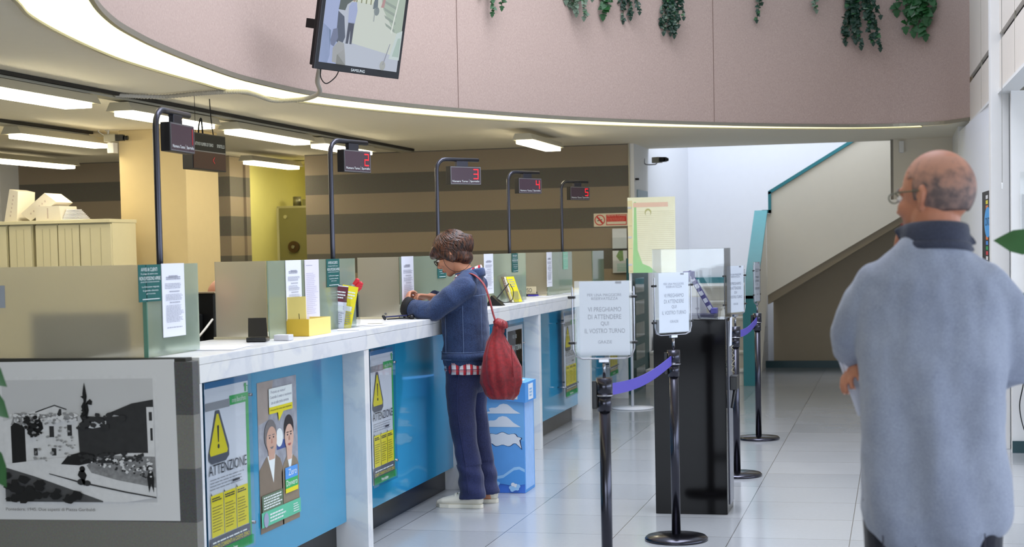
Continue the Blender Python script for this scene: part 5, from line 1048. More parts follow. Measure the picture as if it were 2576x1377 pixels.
# hair: cap with locks
HAIRM = mat('brown_hair', (64, 36, 24), .38, var=0, spec=.5); nt, p, N, K = nodes_of(HAIRM); tc = N('TexCoord'); mp = N('Mapping'); mp.inputs['Scale'].default_value = (40, 40, 9); K(tc.outputs['Object'], mp.inputs['Vector']); n = N('TexNoise'); n.inputs['Scale'].default_value = 2.4; n.inputs['Detail'].default_value = 4; K(mp.outputs[0], n.inputs['Vector']); r = N('ValToRGB'); r.color_ramp.elements[0].position = .38; r.color_ramp.elements[0].color = L((26, 14, 11)); r.color_ramp.elements[1].position = .68; r.color_ramp.elements[1].color = L((100, 58, 34)); K(n.outputs['Fac'], r.inputs[0]); K(r.outputs[0], p.inputs['Base Color']); bb = N('Bump'); bb.inputs['Strength'].default_value = .3; bb.inputs['Distance'].default_value = .006; K(n.outputs['Fac'], bb.inputs['Height']); K(bb.outputs[0], p.inputs['Normal'])
b = MB(); M = m3(f, s_, a)
b.ell(at(-.014, 0, .045), (.112, .092, .092), HAIRM, M, 28); b.ell(at(-.052, 0, -.005), (.078, .086, .092), HAIRM, M, 24); b.ell(at(-.066, 0, -.062), (.050, .066, .05), HAIRM, M, 20)
for q in (-1, 1): b.loft([at(.03, q * .066, .06), at(.012, q * .080, .02), at(.000, q * .083, -.022), at(-.014, q * .076, -.055)], [(.024, .016), (.030, .014), (.026, .012), (.014, .008)], HAIRM, 12, side=f)
b.loft([at(.05, -.055, .080), at(.092, -.03, .058), at(.105, 0, .046), at(.092, .03, .055), at(.055, .06, .07)], [.020, .022, .020, .022, .020], HAIRM, 12)
b.remesh(.005, 2, .5)
rr = random.Random(3)
for k in range(340):
    az = rr.uniform(0, 2 * math.pi); front = math.cos(az) > .55; L_ = rr.uniform(.55, 1.0); P = []
    top = at(.010, 0, .05)
    end_el = (-.15 if front else -1.02) * L_; st_el = rr.uniform(.5, 1.35); jj = rr.random()
    for q in range(7):
        el = st_el + (end_el - st_el) * q / 6; w_ = .0008 * math.sin(q * 1.1 + k)
        ce, se = math.cos(el), math.sin(el); rad = 1.0 + .012 * jj + .03 * (q == 6)
        P.append(at(-.022 + (.116 + w_) * ce * math.cos(az + .25 * (q / 6)) * rad - (.03 if el < 0 else 0), (.095 + w_) * ce * math.sin(az + .25 * (q / 6)) * rad, .035 + .107 * se * rad))
    b.loft(P, [.0012, .0040, .0052, .0056, .0052, .004, .001], HAIRM, 6)
b.ms = [HAIRM]; lbl(b.build('hair', t, False), 'short layered brown hair')
# glasses with cord
def gl(b):
    for q in (-1, 1): 
        c = at(.104, q * .030, -.004); P = [c + s_ * .021 * math.cos(x) + a * .016 * math.sin(x) for x in [2 * math.pi * i / 16 for i in range(17)]]; b.loft(P, [.0028] * 17, MBK, 8, side=f, caps=False)
        b.loft([at(.103, q * .050, .004), at(.06, q * .076, .006), at(-.01, q * .082, .004)], [.0028, .0025, .002], MBK, 8)
    b.loft([at(.104, -.010, -.002), at(.107, 0, .000), at(.104, .010, -.002)], [.002] * 3, MBK, 8)
gs = one('glasses', gl, t); lbl(gs, 'black framed reading glasses'); one('lens', lambda b: [b.ell(at(.104, q * .030, -.004), (.001, .019, .014), CLEAR, M, 16) for q in (-1, 1)], gs)
lbl(one('glasses_cord', lambda b: b.loft(sp3([at(.03, .080, .004), at(.045, .074, -.05), at(.02, .07, -.11), at(-.04, .075, -.135), at(-.09, .05, -.12)]), [.0014] * 25, MBK, 6), gs), 'thin black cord')
# plaid shirt
PLAID = mat('red_plaid_cloth', (200, 60, 66), .85, var=0); nt, p, N, K = nodes_of(PLAID); g = N('NewGeometry'); sx = N('SeparateXYZ'); K(g.outputs['Position'], sx.inputs[0])
def band(v, pitch, w, off=0):
    return math_n(N, K, 'LESS_THAN', math_n(N, K, 'FRACT', math_n(N, K, 'DIVIDE', math_n(N, K, 'ADD', v, 50 + off), pitch)), w)
hx = math_n(N, K, 'ADD', sx.outputs['X'], math_n(N, K, 'MULTIPLY', sx.outputs['Y'], .5)); z = sx.outputs['Z']
c = mixc(N, K, band(hx, .045, .42), L((214, 206, 208)), L((186, 44, 54))); c = mixc(N, K, math_n(N, K, 'MULTIPLY', band(z, .042, .40), .55), c, L((176, 36, 48))); c = mixc(N, K, math_n(N, K, 'MULTIPLY', band(hx, .045, .12, .030), .8), c, L((34, 34, 62))); c = mixc(N, K, math_n(N, K, 'MULTIPLY', band(z, .042, .12, .03), .7), c, L((34, 34, 62))); K(c, p.inputs['Base Color'])
b = MB(); b.loft([(-2.508, 9.2, .805), (-2.508, 9.2, .83), (-2.51, 9.2, .90), (-2.515, 9.2, 1.0)], [(.182, .138), (.186, .142), (.176, .134), (.15, .11)], PLAID, 48, side=(0, 1, 0), caps=False, prof=lambda an, i: 1 + .02 * math.sin(an * 9 + i)); 
b.displace(lambda P, n: wr(P, n, .006, 14)); lbl(b.build('shirt_hem', t), 'red, white and navy plaid shirt hem')
def collar(b):
    P = [(-2.49 + .075 * math.cos(x), 9.2 + .068 * math.sin(x), 1.405 - .036 * math.cos(x) * -1 - .012) for x in [math.radians(d) for d in range(-165, 166, 15)]]; b.loft(P, [(.006, .024)] * len(P), PLAID, 10, side=(1, 0, .1))
    b.loft([(-2.548, 9.145, 1.385), (-2.575, 9.165, 1.34), (-2.60, 9.18, 1.29)], [(.02, .012), (.022, .012), (.008, .006)], PLAID, 12); b.loft([(-2.548, 9.255, 1.385), (-2.575, 9.235, 1.34), (-2.60, 9.22, 1.29)], [(.02, .012), (.022, .012), (.008, .006)], PLAID, 12)
lbl(one('shirt_collar', collar, t), 'red plaid shirt collar')
# jacket
b = MB(); b.loft([(-2.508, 9.2, .895), (-2.510, 9.2, .92), (-2.515, 9.2, 1.0), (-2.525, 9.2, 1.12), (-2.52, 9.2, 1.24), (-2.50, 9.2, 1.325), (-2.492, 9.2, 1.365)], [(.188, .150), (.185, .146), (.178, .138), (.182, .138), (.190, .132), (.182, .102), (.10, .072)], DENIM, 36, side=(0, 1, 0))
b.loft([(-2.485, 9.06, 1.318)] + LA[1:4] + [(-2.805, 9.02, 1.203)], [.072, .069, .064, .057, .054], DENIM, 20); b.loft([(-2.485, 9.34, 1.325)] + RA[1:4] + [(-2.715, 9.29, 1.243)], [.072, .069, .062, .052, .048], DENIM, 20)
b.loft([(-2.495, 9.07, 1.335), (-2.475, 9.13, 1.368), (-2.465, 9.2, 1.385), (-2.475, 9.27, 1.368), (-2.495, 9.33, 1.335)], [.06, .058, .055, .058, .06], DENIM, 16)
b.remesh(.0065, 4, .5); b.displace(lambda P, n: wr(P, n, .0055, 8, (1, 1, 1.8)) + (wr(P, n, .004, 22) if P.x < -2.60 else 0)); b.ms = [DENIM]; jk = b.build('denim_jacket', t)
def seams(b):
    tor = lambda an, z, k=1.0: (-2.517 + .142 * k * math.cos(an), 9.2 - .184 * k * math.sin(an), z)
    for z, k, m_, r in ((.935, 1.035, STITCH, .0016), (.892, 1.045, STITCH, .0016)): b.loft([tor(2 * math.pi * i / 40, z, k) for i in range(41)], [r] * 41, m_, 6, caps=False)
    b.loft([tor(math.radians(d), 1.275 - .02 * (d / 90) ** 2, 1.0) for d in range(-60, 91, 10)], [.0016] * 16, STITCH, 6)
    for an in (.55, 1.35, 2.2): b.loft([tor(an, z, 1.01 + .02 * (1.2 - z)) for z in (.92, 1.0, 1.1, 1.2, 1.26)], [.0015] * 5, STITCH, 6)
lbl(one('jacket_stitching', seams, jk), 'pale stitching lines')
lbl(one('jacket_hem', lambda b: b.loft([(-2.508, 9.2, .888), (-2.508, 9.2, .930)], [(.197, .157), (.195, .155)], DENIM, 40, side=(0, 1, 0), caps=False), jk), 'jacket waistband')
def jcol(b):
    P = [(-2.487 + .088 * math.cos(x), 9.2 + .080 * math.sin(x), 1.392 + .018 * math.cos(x)) for x in [math.radians(d) for d in range(-140, 141, 14)]]; b.loft(P, [(.007, .026)] * len(P), DENIM, 10, side=(1, 0, .2))
lbl(one('jacket_collar', jcol, jk), 'dark denim collar')
cu = one('cuff', lambda b: (b.loft([(-2.795, 9.015, 1.202), (-2.835, 9.028, 1.214)], [(.056, .056), (.060, .060)], LINING, 20, caps=False), b.loft([(-2.80, 9.015, 1.150), (-2.835, 9.02, 1.158)], [(.020, .016), (.026, .02)], LINING, 14)), jk); lbl(cu, 'black turned back left cuff')
one('cuff_button', lambda b: b.cyl((-2.825, 9.0, 1.150), (-2.825, 8.995, 1.150), .006, METAL, 12), cu)
lbl(one('cuff', lambda b: b.loft([(-2.712, 9.295, 1.243), (-2.735, 9.26, 1.252)], [(.049, .049), (.050, .05)], DENIM, 18, caps=False), jk), 'right cuff')
# jeans
b = MB(); b.loft([(-2.505, 9.2, .78), (-2.503, 9.2, .84), (-2.508, 9.2, .92), (-2.512, 9.2, .96)], [(.165, .125), (.175, .140), (.168, .128), (.155, .115)], JEAN, 32, side=(0, 1, 0))
b.loft([(-2.508, 9.12, .85), (-2.530, 9.115, .72), (-2.532, 9.11, .58), (-2.518, 9.11, .44), (-2.495, 9.115, .28), (-2.480, 9.12, .14), (-2.478, 9.12, .055)], [(.088, .112), (.086, .098), (.080, .084), (.074, .075), (.072, .073), (.078, .078), (.080, .080)], JEAN, 24, side=(0, 1, 0), caps=False)
b.loft([(-2.505, 9.28, .85), (-2.515, 9.29, .72), (-2.510, 9.30, .58), (-2.492, 9.31, .44), (-2.465, 9.32, .28), (-2.447, 9.32, .14), (-2.442, 9.32, .055)], [(.088, .112), (.086, .098), (.078, .084), (.072, .074), (.070, .071), (.075, .075), (.077, .077)], JEAN, 24, side=(0, 1, 0), caps=False)
bmesh.ops.holes_fill(b.bm, edges=b.bm.edges[:], sides=40)
b.remesh(.0065, 3, .5); b.displace(lambda P, n: wr(P, n, .007 if P.z < .55 else .0045, 9, (1, 1, .8)) + (.004 * math.sin(P.z * 60 + P.x * 25) if P.z < .26 else 0)); b.ms = [JEAN]; jn = b.build('jeans', t)
lbl(one('back_pocket', lambda b: b.prism([(-2.372, 9.09, .885), (-2.372, 9.16, .895), (-2.366, 9.16, .80), (-2.366, 9.10, .79)], (.004, 0, 0), JEAN), jn), 'jeans back pocket')
one('side_seam', lambda b: b.loft([(-2.51, 9.0 + .02, .86), (-2.53, 9.018, .72), (-2.53, 9.022, .58), (-2.518, 9.03, .44), (-2.495, 9.038, .28), (-2.48, 9.036, .1)], [.0018] * 6, mat('jeans_seam', (34, 40, 78), .8), 6), jn)
SHOE = mat('cream_leather_shoe', (214, 208, 192), .45, var=.03, nscale=30); SOLE = mat('cream_rubber_sole', (226, 220, 204), .6)
for nm, c, yw in (('left', Vector((-2.545, 9.125, 0)), .06), ('right', Vector((-2.505, 9.325, 0)), -.04)):
    dr = Vector((-math.cos(yw), math.sin(yw), 0)); b = MB()
    b.loft([c - dr * .105 + Vector((0, 0, .050)), c - dr * .05 + Vector((0, 0, .052)), c + Vector((0, 0, .048)), c + dr * .06 + Vector((0, 0, .040)), c + dr * .115 + Vector((0, 0, .034)), c + dr * .145 + Vector((0, 0, .028))], [(.034, .036), (.037, .042), (.040, .040), (.045, .032), (.042, .024), (.028, .016)], SHOE, 20, side=(0, 1, 0))
    b.remesh(.005, 3, .5)
    for v in b.bm.verts: v.co.z = max(v.co.z, .018)
    b.ms = [SHOE]; sh = b.build('shoe', t); lbl(sh, 'cream leather slip-on %s shoe' % nm)
    def sole(b_):
        P = [c + dr * x + Vector((-dr.y, dr.x, 0)) * w_ for x, w_ in ((-.135, 0), (-.125, .024), (-.08, .034), (0, .038), (.07, .046), (.13, .036), (.165, .0), (.13, -.036), (.07, -.046), (0, -.038), (-.08, -.034), (-.125, -.024))]; b_.prism([(p_.x, p_.y, .0006) for p_ in P], (0, 0, .022), SOLE)
    one('sole', sole, sh); one('strap', lambda b_: b_.loft([c + dr * .035 + Vector((0, q * .038, .045 + .042 * math.cos(q * 1.4))) for q in (-1, -.6, -.2, .2, .6, 1)], [(.009, .003)] * 6, SHOE, 8, side=dr), sh)
# ---- red bag
REDB = fabric('red_bag_cloth', (98, 10, 18), (146, 22, 30), .5, 60, 4, .5, 12)
t = thing('shoulder_bag', 'dark red cloth drawstring bag hanging from the woman\'s shoulder', 'bag', (-2.26, 9.02, .68))
b = MB(); b.loft([(-2.262, 9.03, .72), (-2.262, 9.03, .76), (-2.262, 9.03, .84), (-2.275, 9.03, .93), (-2.283, 9.03, 1.0), (-2.278, 9.03, 1.05), (-2.272, 9.03, 1.072)], [(.085, .105), (.10, .122), (.10, .118), (.082, .092), (.055, .062), (.030, .034), (.036, .036)], REDB, 64, side=(0, 1, 0), prof=lambda an, i: 1 + .045 * math.sin(an * 11 + i * .5) + .03 * math.sin(an * 5 + i) * (i > 6))
b.displace(lambda P, n: wr(P, n, .011, 11, (1, 1, .5))); b.build('sack', t)
lbl(one('gathered_mouth', lambda b: (b.loft([(-2.272, 9.03, 1.068), (-2.268, 9.03, 1.085), (-2.262, 9.03, 1.098)], [.026, .032, .042], REDB, 40, caps=True, prof=lambda an, i: 1 + .12 * math.sin(an * 8)), b.loft([(-2.272 + .03 * math.cos(x), 9.03 + .03 * math.sin(x), 1.066) for x in [2 * math.pi * i / 16 for i in range(17)]], [.004] * 17, REDB, 8)), t), 'gathered mouth with cord')
lbl(one('strap', lambda b: b.loft(sp3([(-2.275, 9.03, 1.075), (-2.30, 9.02, 1.16), (-2.325, 9.02, 1.26), (-2.37, 9.06, 1.345), (-2.45, 9.10, 1.40), (-2.53, 9.09, 1.392)], 5), [(.016, .005)] * 26, REDB, 10, side=(0, 1, 0)), t), 'red shoulder strap')
one('fold_seam', lambda b: b.loft([(-2.18, 8.955, .98), (-2.172, 8.94, .90), (-2.165, 8.945, .80)], [.004] * 3, REDB, 8), t)
# ---- the man: facing away, head turned left
POLO = fabric('heather_blue_polo', (130, 137, 157), (157, 164, 182), .9, 260, 6, .3, 12); POLOD = fabric('dark_slate_collar', (46, 50, 66), (62, 66, 84), .9, 200, 6, .2, 20); TROU = fabric('black_blue_jeans', (12, 14, 26), (28, 30, 48), .85)
t = thing('person', 'balding man seen from behind in pale blue polo shirt, one hand at his chin', 'person', (.09, 4.25, 0))
X0_ = .085; Y0_ = 4.25
hf = Vector((-.80, .60, -.06)); ha = Vector((-.03, .03, 1)); Hc = (.097, 4.27, 1.655)
b = MB(); atm, fm, sm, am = head(b, Hc, hf, ha, SKINM, False, 1.02)
b.loft([(.095, 4.235, 1.46), (.095, 4.24, 1.52), (.098, 4.25, 1.60)], [.070, .062, .062], SKINM, 20)
b.loft([(X0_, Y0_, .86), (X0_, Y0_, 1.0), (X0_, Y0_, 1.15), (X0_, Y0_, 1.30), (X0_, 4.235, 1.42), (X0_, 4.235, 1.48)], [(.155, .10), (.15, .10), (.15, .105), (.16, .11), (.145, .08), (.075, .06)], SKINM, 26, side=(1, 0, 0))
MLA = [(-.075, 4.24, 1.415), (-.105, 4.28, 1.34), (-.105, 4.34, 1.26), (-.055, 4.42, 1.35), (.000, 4.44, 1.475)]; MRA = [(.245, 4.24, 1.415), (.285, 4.27, 1.30), (.285, 4.33, 1.20), (.16, 4.44, 1.175), (.02, 4.455, 1.205), (-.06, 4.40, 1.228)]
b.loft(MLA, [.038, .040, .042, .036, .027], SKINM, 14); b.loft(MRA, [.036, .038, .038, .038, .034, .027], SKINM, 14)
for sx_ in (-1, 1): b.loft([(X0_ + sx_ * .085, Y0_, .88), (X0_ + sx_ * .09, Y0_ + .01, .48), (X0_ + sx_ * .10, Y0_, .08)], [.085, .058, .042], SKINM, 16); b.loft([(X0_ + sx_ * .10, Y0_ - .03, .045), (X0_ + sx_ * .12, Y0_ + .15, .035)], [(.035, .03), (.04, .022)], SKINM, 12)
m1 = hand(b, (-.063, 4.385, 1.225), (-.55, -.55, -.25), (.2, -.3, -.9), SKINM, .55, .95, False, thumb=.6)
m2 = hand(b, (.004, 4.43, 1.49), (.12, -.10, .75), (.75, -.25, .1), SKINM, .7, .95, True, thumb=.9, curls=(.35, .8, .95, 1.0))
b.remesh(.0045, 2, .4); b.ms = [SKINM]; b.build('body', t)
face_parts(atm, fm, sm, am, t, 1.02, mat('grey_brow', (96, 84, 76), .7))
nails(m1, (.2, -.3, -.9), t)
# stubble hair shell round the back and sides
ST = mat('grey_stubble_on_skin', (120, 100, 92), .7, var=0); nt, p, N, K = nodes_of(ST); tc = N('TexCoord'); n = N('TexNoise'); n.inputs['Scale'].default_value = 42; n.inputs['Detail'].default_value = 5; K(tc.outputs['Object'], n.inputs['Vector']); n2 = N('TexNoise'); n2.inputs['Scale'].default_value = 300; K(tc.outputs['Object'], n2.inputs['Vector']); r = N('ValToRGB'); r.color_ramp.elements[0].position = .40; r.color_ramp.elements[0].color = L((98, 84, 82)); r.color_ramp.elements[1].position = .62; r.color_ramp.elements[1].color = L((140, 114, 106)); K(math_n(N, K, 'ADD', math_n(N, K, 'MULTIPLY', n.outputs['Fac'], .8), math_n(N, K, 'MULTIPLY', n2.outputs['Fac'], .2)), r.inputs[0]); g = N('NewGeometry'); sx = N('SeparateXYZ'); K(g.outputs['Position'], sx.inputs[0]); mr = N('MapRange'); mr.inputs['From Min'].default_value = 1.665; mr.inputs['From Max'].default_value = 1.735; K(math_n(N, K, 'ADD', sx.outputs['Z'], math_n(N, K, 'MULTIPLY', math_n(N, K, 'SUBTRACT', n.outputs['Fac'], .5), .14)), mr.inputs[0]); K(mixc(N, K, mr.outputs[0], r.outputs[0], L((184, 134, 112))), p.inputs['Base Color'])
def stub(b):
    bm = bmesh.new(); bmesh.ops.create_uvsphere(bm, u_segments=48, v_segments=32, radius=1)
    dl_ = [v for v in bm.verts if v.co.z < -.66 or v.co.x > .55 - .25 * (v.co.z < .2) or (v.co.x > .02 and v.co.z < -.30)]
    bmesh.ops.delete(bm, geom=dl_, context='VERTS'); M = Matrix.Translation(atm(-.012, 0, .018)) @ m3(fm, sm, am).to_4x4() @ Matrix.Diagonal((.1012, .0802, .0985, 1)); b.merge(bm, ST, M, True)
sb = one('hair', stub, t); so = sb.modifiers.new('thickness', 'SOLIDIFY'); so.thickness = .002; lbl(sb, 'short cropped grey stubble around the back and sides')
gm = one('glasses', lambda b: [b.loft([atm(.100, q * .050, .012), atm(.06, q * .078, .014), atm(-.018, q * .084, .012)], [.0022, .002, .0018], mat('olive_glasses_frame', (84, 82, 52), .3), 8) for q in (-1, 1)] + [b.loft([atm(.104, q * .031, .004) + sm * .022 * math.cos(x) + am * .013 * math.sin(x) for x in [2 * math.pi * i / 16 for i in range(17)]], [.0016] * 17, mat('olive_glasses_frame', (84, 82, 52), .3), 6, side=fm, caps=False) for q in (-1, 1)], t); one('lens', lambda b: [b.ell(atm(.104, q * .031, .004), (.001, .021, .012), CLEAR, m3(fm, sm, am), 14) for q in (-1, 1)], gm)
# polo
b = MB(); b.loft([(X0_ + .0, Y0_, .845), (X0_, Y0_, .90), (X0_ - .002, Y0_, 1.02), (X0_, Y0_, 1.15), (X0_ + .004, Y0_, 1.28), (X0_ + .004, 4.24, 1.38), (X0_, 4.235, 1.45), (X0_ + .005, 4.235, 1.505), (X0_ + .01, 4.24, 1.54)], [(.196, .162), (.190, .155), (.180, .142), (.182, .138), (.194, .138), (.196, .120), (.172, .096), (.110, .078), (.08, .07)], POLO, 44, side=(1, 0, 0))
b.loft([(-.045, 4.24, 1.43), (-.088, 4.262, 1.375), (-.118, 4.30, 1.30), (-.118, 4.34, 1.262), (-.08, 4.39, 1.285)], [(.058, .060), (.062, .062), (.060, .060), (.058, .058), (.054, .054)], POLO, 22); b.loft([(.215, 4.24, 1.43), (.258, 4.255, 1.375), (.286, 4.29, 1.28), (.288, 4.33, 1.205), (.225, 4.385, 1.185)], [(.058, .060), (.062, .062), (.060, .060), (.058, .058), (.055, .055)], POLO, 22)
b.loft([(-.055, 4.24, 1.425), (.01, 4.238, 1.462), (.085, 4.235, 1.49), (.165, 4.238, 1.462), (.225, 4.24, 1.425)], [.055, .056, .056, .056, .055], POLO, 18)
b.remesh(.0065, 14, .5)
def mfold(P, n):
    v = wr(P, n, .009, 6, (1.8, 1, .6)) + wr(P, n, .003, 17)
    if P.z < 1.36: v += .010 * math.sin((P.x - .08) * 42 + P.z * 7 + 2 * noise.noise(P * 3)) * min(1, (1.38 - P.z) * 2)
    return v
b.displace(mfold); b.ms = [POLO]; pl = b.build('polo_shirt', t)
def mcol(b):
    P = [(.096 + .080 * math.sin(x), 4.243 - .074 * math.cos(x), 1.562 - .012 * (1 - math.cos(x))) for x in [math.radians(d) for d in range(-150, 151, 12)]]; b.loft(P, [(.008, .030)] * len(P), POLOD, 12, side=(0, -1, .15)); 
    b.loft([(x * 1.0 + (x - .096) * .10, y_ + (y_ - 4.243) * .10, z_ - .030) for x, y_, z_ in P], [(.006, .012)] * len(P), POLOD, 10, side=(0, -1, .15))
lbl(one('collar', mcol, pl), 'dark slate collar')
lbl(one('sleeve_edge', lambda b: b.loft([(-.093, 4.375, 1.278), (-.083, 4.39, 1.288)], [(.0595, .0595), (.059, .059)], POLO, 22, caps=False), pl), 'sleeve hem')
b = MB(); b.loft([(X0_, Y0_, .80), (X0_, Y0_, .88), (X0_, Y0_, .94)], [(.168, .122), (.166, .118), (.15, .10)], TROU, 30, side=(1, 0, 0))
for sx_ in (-1, 1): b.loft([(X0_ + sx_ * .088, Y0_, .86), (X0_ + sx_ * .092, Y0_ + .01, .66), (X0_ + sx_ * .095, Y0_ + .01, .45), (X0_ + sx_ * .10, Y0_, .22), (X0_ + sx_ * .10, Y0_, .05)], [(.092, .112), (.084, .095), (.07, .075), (.065, .068), (.068, .070)], TROU, 22, side=(1, 0, 0))
b.remesh(.008, 3, .5); b.displace(lambda P, n: wr(P, n, .004, 9)); b.ms = [TROU]; tr = b.build('trousers', t); lbl(tr, 'black blue jeans')
for sx_ in (-1, 1): one('back_pocket', lambda b: b.loft([(X0_ + sx_ * .04, 4.124, .81), (X0_ + sx_ * .045, 4.126, .75), (X0_ + sx_ * .085, 4.130, .72), (X0_ + sx_ * .125, 4.135, .75), (X0_ + sx_ * .125, 4.137, .80)], [.0018] * 5, mat('trouser_stitch', (60, 58, 70), .8), 6), tr)
for sx_ in (-1, 1): one('shoe', lambda b: (b.loft([(X0_ + sx_ * .10, Y0_ - .07, .045), (X0_ + sx_ * .105, Y0_ + .02, .048), (X0_ + sx_ * .115, Y0_ + .12, .038), (X0_ + sx_ * .12, Y0_ + .18, .034)], [(.04, .042), (.044, .044), (.048, .034), (.034, .024)], MBK, 18, side=(1, 0, 0)), b.box(X0_ + sx_ * .11 - .045, Y0_ - .11, .0006, X0_ + sx_ * .11 + .045, Y0_ + .20, .02, MBK, .006)), t)
# papers held under the arm
t2 = thing('held_papers', 'white folded papers held under the man\'s left arm', 'papers', (-.1, 4.36, 1.15))
s = Sheet((-.095, 4.335, 1.065), Vector((.86, .5, -.25)), Vector((-.30, -.05, 1)), .085, .165, PAPER); s.build('front_sheet', t2)
s = Sheet((-.105, 4.350, 1.075), Vector((.86, .5, -.25)), Vector((-.33, -.05, 1)), .085, .165, PAPER); s.build('back_sheet', t2)
# ---- clerk behind the screens: only the top of the head shows
t = thing('person', 'seated clerk behind the black monitor, only the top of the head showing', 'person', (-3.62, 8.05, 0))
b = MB(); head(b, (-3.575, 8.05, 1.285), (.8, -.5, -.3), (.1, 0, 1), SKINM, False, 1.0); b.loft([(-3.62, 8.07, 1.08), (-3.60, 8.06, 1.2)], [.06, .058], SKINM, 16); b.loft([(-3.64, 8.08, .60), (-3.64, 8.08, .80), (-3.64, 8.08, .98), (-3.63, 8.08, 1.09)], [(.13, .12), (.15, .12), (.17, .11), (.09, .07)], SKINM, 22, side=(0, 1, 0))
b.loft([(-3.62, 7.93, 1.03), (-3.56, 7.88, .86), (-3.42, 7.90, .80)], [.045, .04, .03], SKINM, 12); b.loft([(-3.62, 8.23, 1.03), (-3.56, 8.27, .86), (-3.42, 8.2, .80)], [.045, .04, .03], SKINM, 12)
b.loft([(-3.66, 8.0, .58), (-3.45, 7.98, .52), (-3.43, 7.98, .05)], [.075, .06, .04], SKINM, 14); b.loft([(-3.66, 8.17, .58), (-3.45, 8.18, .52), (-3.43, 8.18, .05)], [.075, .06, .04], SKINM, 14)
hand(b, (-3.41, 7.90, .79), (1, .1, -.05), (0, 0, -1), SKINM, .3, .95, True); hand(b, (-3.41, 8.2, .79), (1, -.1, -.05), (0, 0, -1), SKINM, .3, .95, False)
b.remesh(.006, 2, .4); b.ms = [SKINM]; b.build('body', t)
SW = fabric('grey_sweater', (90, 92, 96), (120, 122, 126)); b = MB(); b.loft([(-3.64, 8.08, .58), (-3.64, 8.08, .80), (-3.64, 8.08, 1.0), (-3.635, 8.08, 1.09)], [(.15, .135), (.165, .135), (.185, .125), (.10, .08)], SW, 26, side=(0, 1, 0)); b.loft([(-3.62, 7.93, 1.03), (-3.56, 7.88, .87), (-3.46, 7.895, .81)], [.058, .052, .042], SW, 14); b.loft([(-3.62, 8.23, 1.03), (-3.56, 8.27, .87), (-3.46, 8.215, .81)], [.058, .052, .042], SW, 14); b.remesh(.009, 3); b.ms = [SW]; b.build('sweater', t)
b = MB(); b.loft([(-3.68, 8.0, .58), (-3.45, 7.98, .53), (-3.43, 7.98, .08)], [.092, .078, .065], TROU, 16); b.loft([(-3.68, 8.17, .58), (-3.45, 8.18, .53), (-3.43, 8.18, .08)], [.092, .078, .065], TROU, 16); b.remesh(.01, 2); b.ms = [TROU]; b.build('trousers', t)
t.location += Vector((-.215, .48, -.0))
t = thing('office_chair', 'dark office chair under the clerk, hidden behind the counter', 'chair', (-3.7, 8.08, 0)); one('seat', lambda b: b.box(-3.92, 7.86, .42, -3.45, 8.32, .475, MBK, .02), t); one('backrest', lambda b: b.box(-3.95, 7.88, .55, -3.89, 8.28, 1.02, MBK, .02), t); one('column', lambda b: (b.cyl((-3.7, 8.08, .05), (-3.7, 8.08, .42), .03, DMETAL, 16), b.box(-3.93, 8.06, .44, -3.90, 8.10, .6, DMETAL)), t); one('base', lambda b: [b.loft([(-3.7, 8.08, .06), (-3.7 + .28 * math.cos(q * 1.257), 8.08 + .28 * math.sin(q * 1.257), .03)], [.02, .025], DMETAL, 10) for q in range(5)], t)
t.location += Vector((-.215, .48, 0))

# ---------------------------------------------------------------- plants
LEAF = [mat('ivy_green', (38, 88, 44), .45, var=.25, nscale=10), mat('dark_ivy_green', (26, 58, 42), .45, var=.25, nscale=10), mat('silvery_ivy', (104, 124, 104), .5, var=.25, nscale=14)]
VINE = mat('vine_stem', (70, 84, 50), .7)
def leaf(b, P, d, up, sz, m, wide=.8, ivy=True):
    d = Vector(d).normalized(); s = d.cross(up)
    if s.length < .01: s = d.orthogonal()
    s.normalize(); n = s.cross(d); k = b.mi(m); P = Vector(P)
    out = ((0, 0), (.12, .38), (.30, .50), (.42, .30), (.62, .30), (1, 0)) if ivy else ((0, 0), (.12, .22), (.35, .34), (.62, .28), (.84, .12), (1, 0))
    mid = [b.bm.verts.new(P + d * sz * x - n * sz * (.18 * x * x)) for x, w in out]
    for q in (-1, 1):
        e = [mid[0]] + [b.bm.verts.new(P + d * sz * x + s * q * w * sz * wide * (1.25 if ivy else 1) + n * sz * (.10 * w - .18 * x * x)) for x, w in out[1:-1]] + [mid[-1]]
        for i in range(len(out) - 1):
            vs = [mid[i], mid[i + 1], e[i + 1], e[i]]; vs2 = []
            for v in vs:
                if v not in vs2: vs2.append(v)
            if len(vs2) > 2:
                fc = b.bm.faces.new(vs2 if q > 0 else vs2[::-1]); fc.material_index = k; fc.smooth = True
def nearest_wall(x):
    i = max(j for j in range(len(INN) - 1) if INN[j].y > 9.9 and INN[j].x <= x); p = INN[i].lerp(INN[i + 1], (x - INN[i].x) / (INN[i + 1].x - INN[i].x)); d = (Vector((-1, 9.8)) - p).normalized(); return p, d
pr = random.Random(11)
PL = [(-3.20, 3.46, .07, 3, 0, 'two small ivy trails hanging at the far left of the pink wall top', 1), (-2.68, 3.52, .17, 14, 2, 'bushy silvery ivy on the pink wall top, leftmost large clump', 1.0), (-2.44, 3.57, .10, 5, 0, 'small broad leaved ivy beside the silvery clump', 1.4),
      (-2.26, 3.53, .12, 8, 1, 'dark short ivy between the silvery clump and the middle seam', .8), (-1.97, 3.43, .10, 10, 1, 'long dark ivy trail with round leaf tips left of the wall seam', .85), (-1.22, 3.62, .06, 3, 1, 'single thin ivy sprig right of the wall seam', .8),
      (-.70, 3.74, .07, 5, 2, 'small pale ivy sprig left of the longest trail', .9), (-.36, 3.38, .19, 18, 1, 'longest dark green ivy cascade on the pink wall', 1.05), (.20, 3.50, .22, 15, 0, 'broad leaved green plant hanging at the right end of the pink wall', 1.7)]
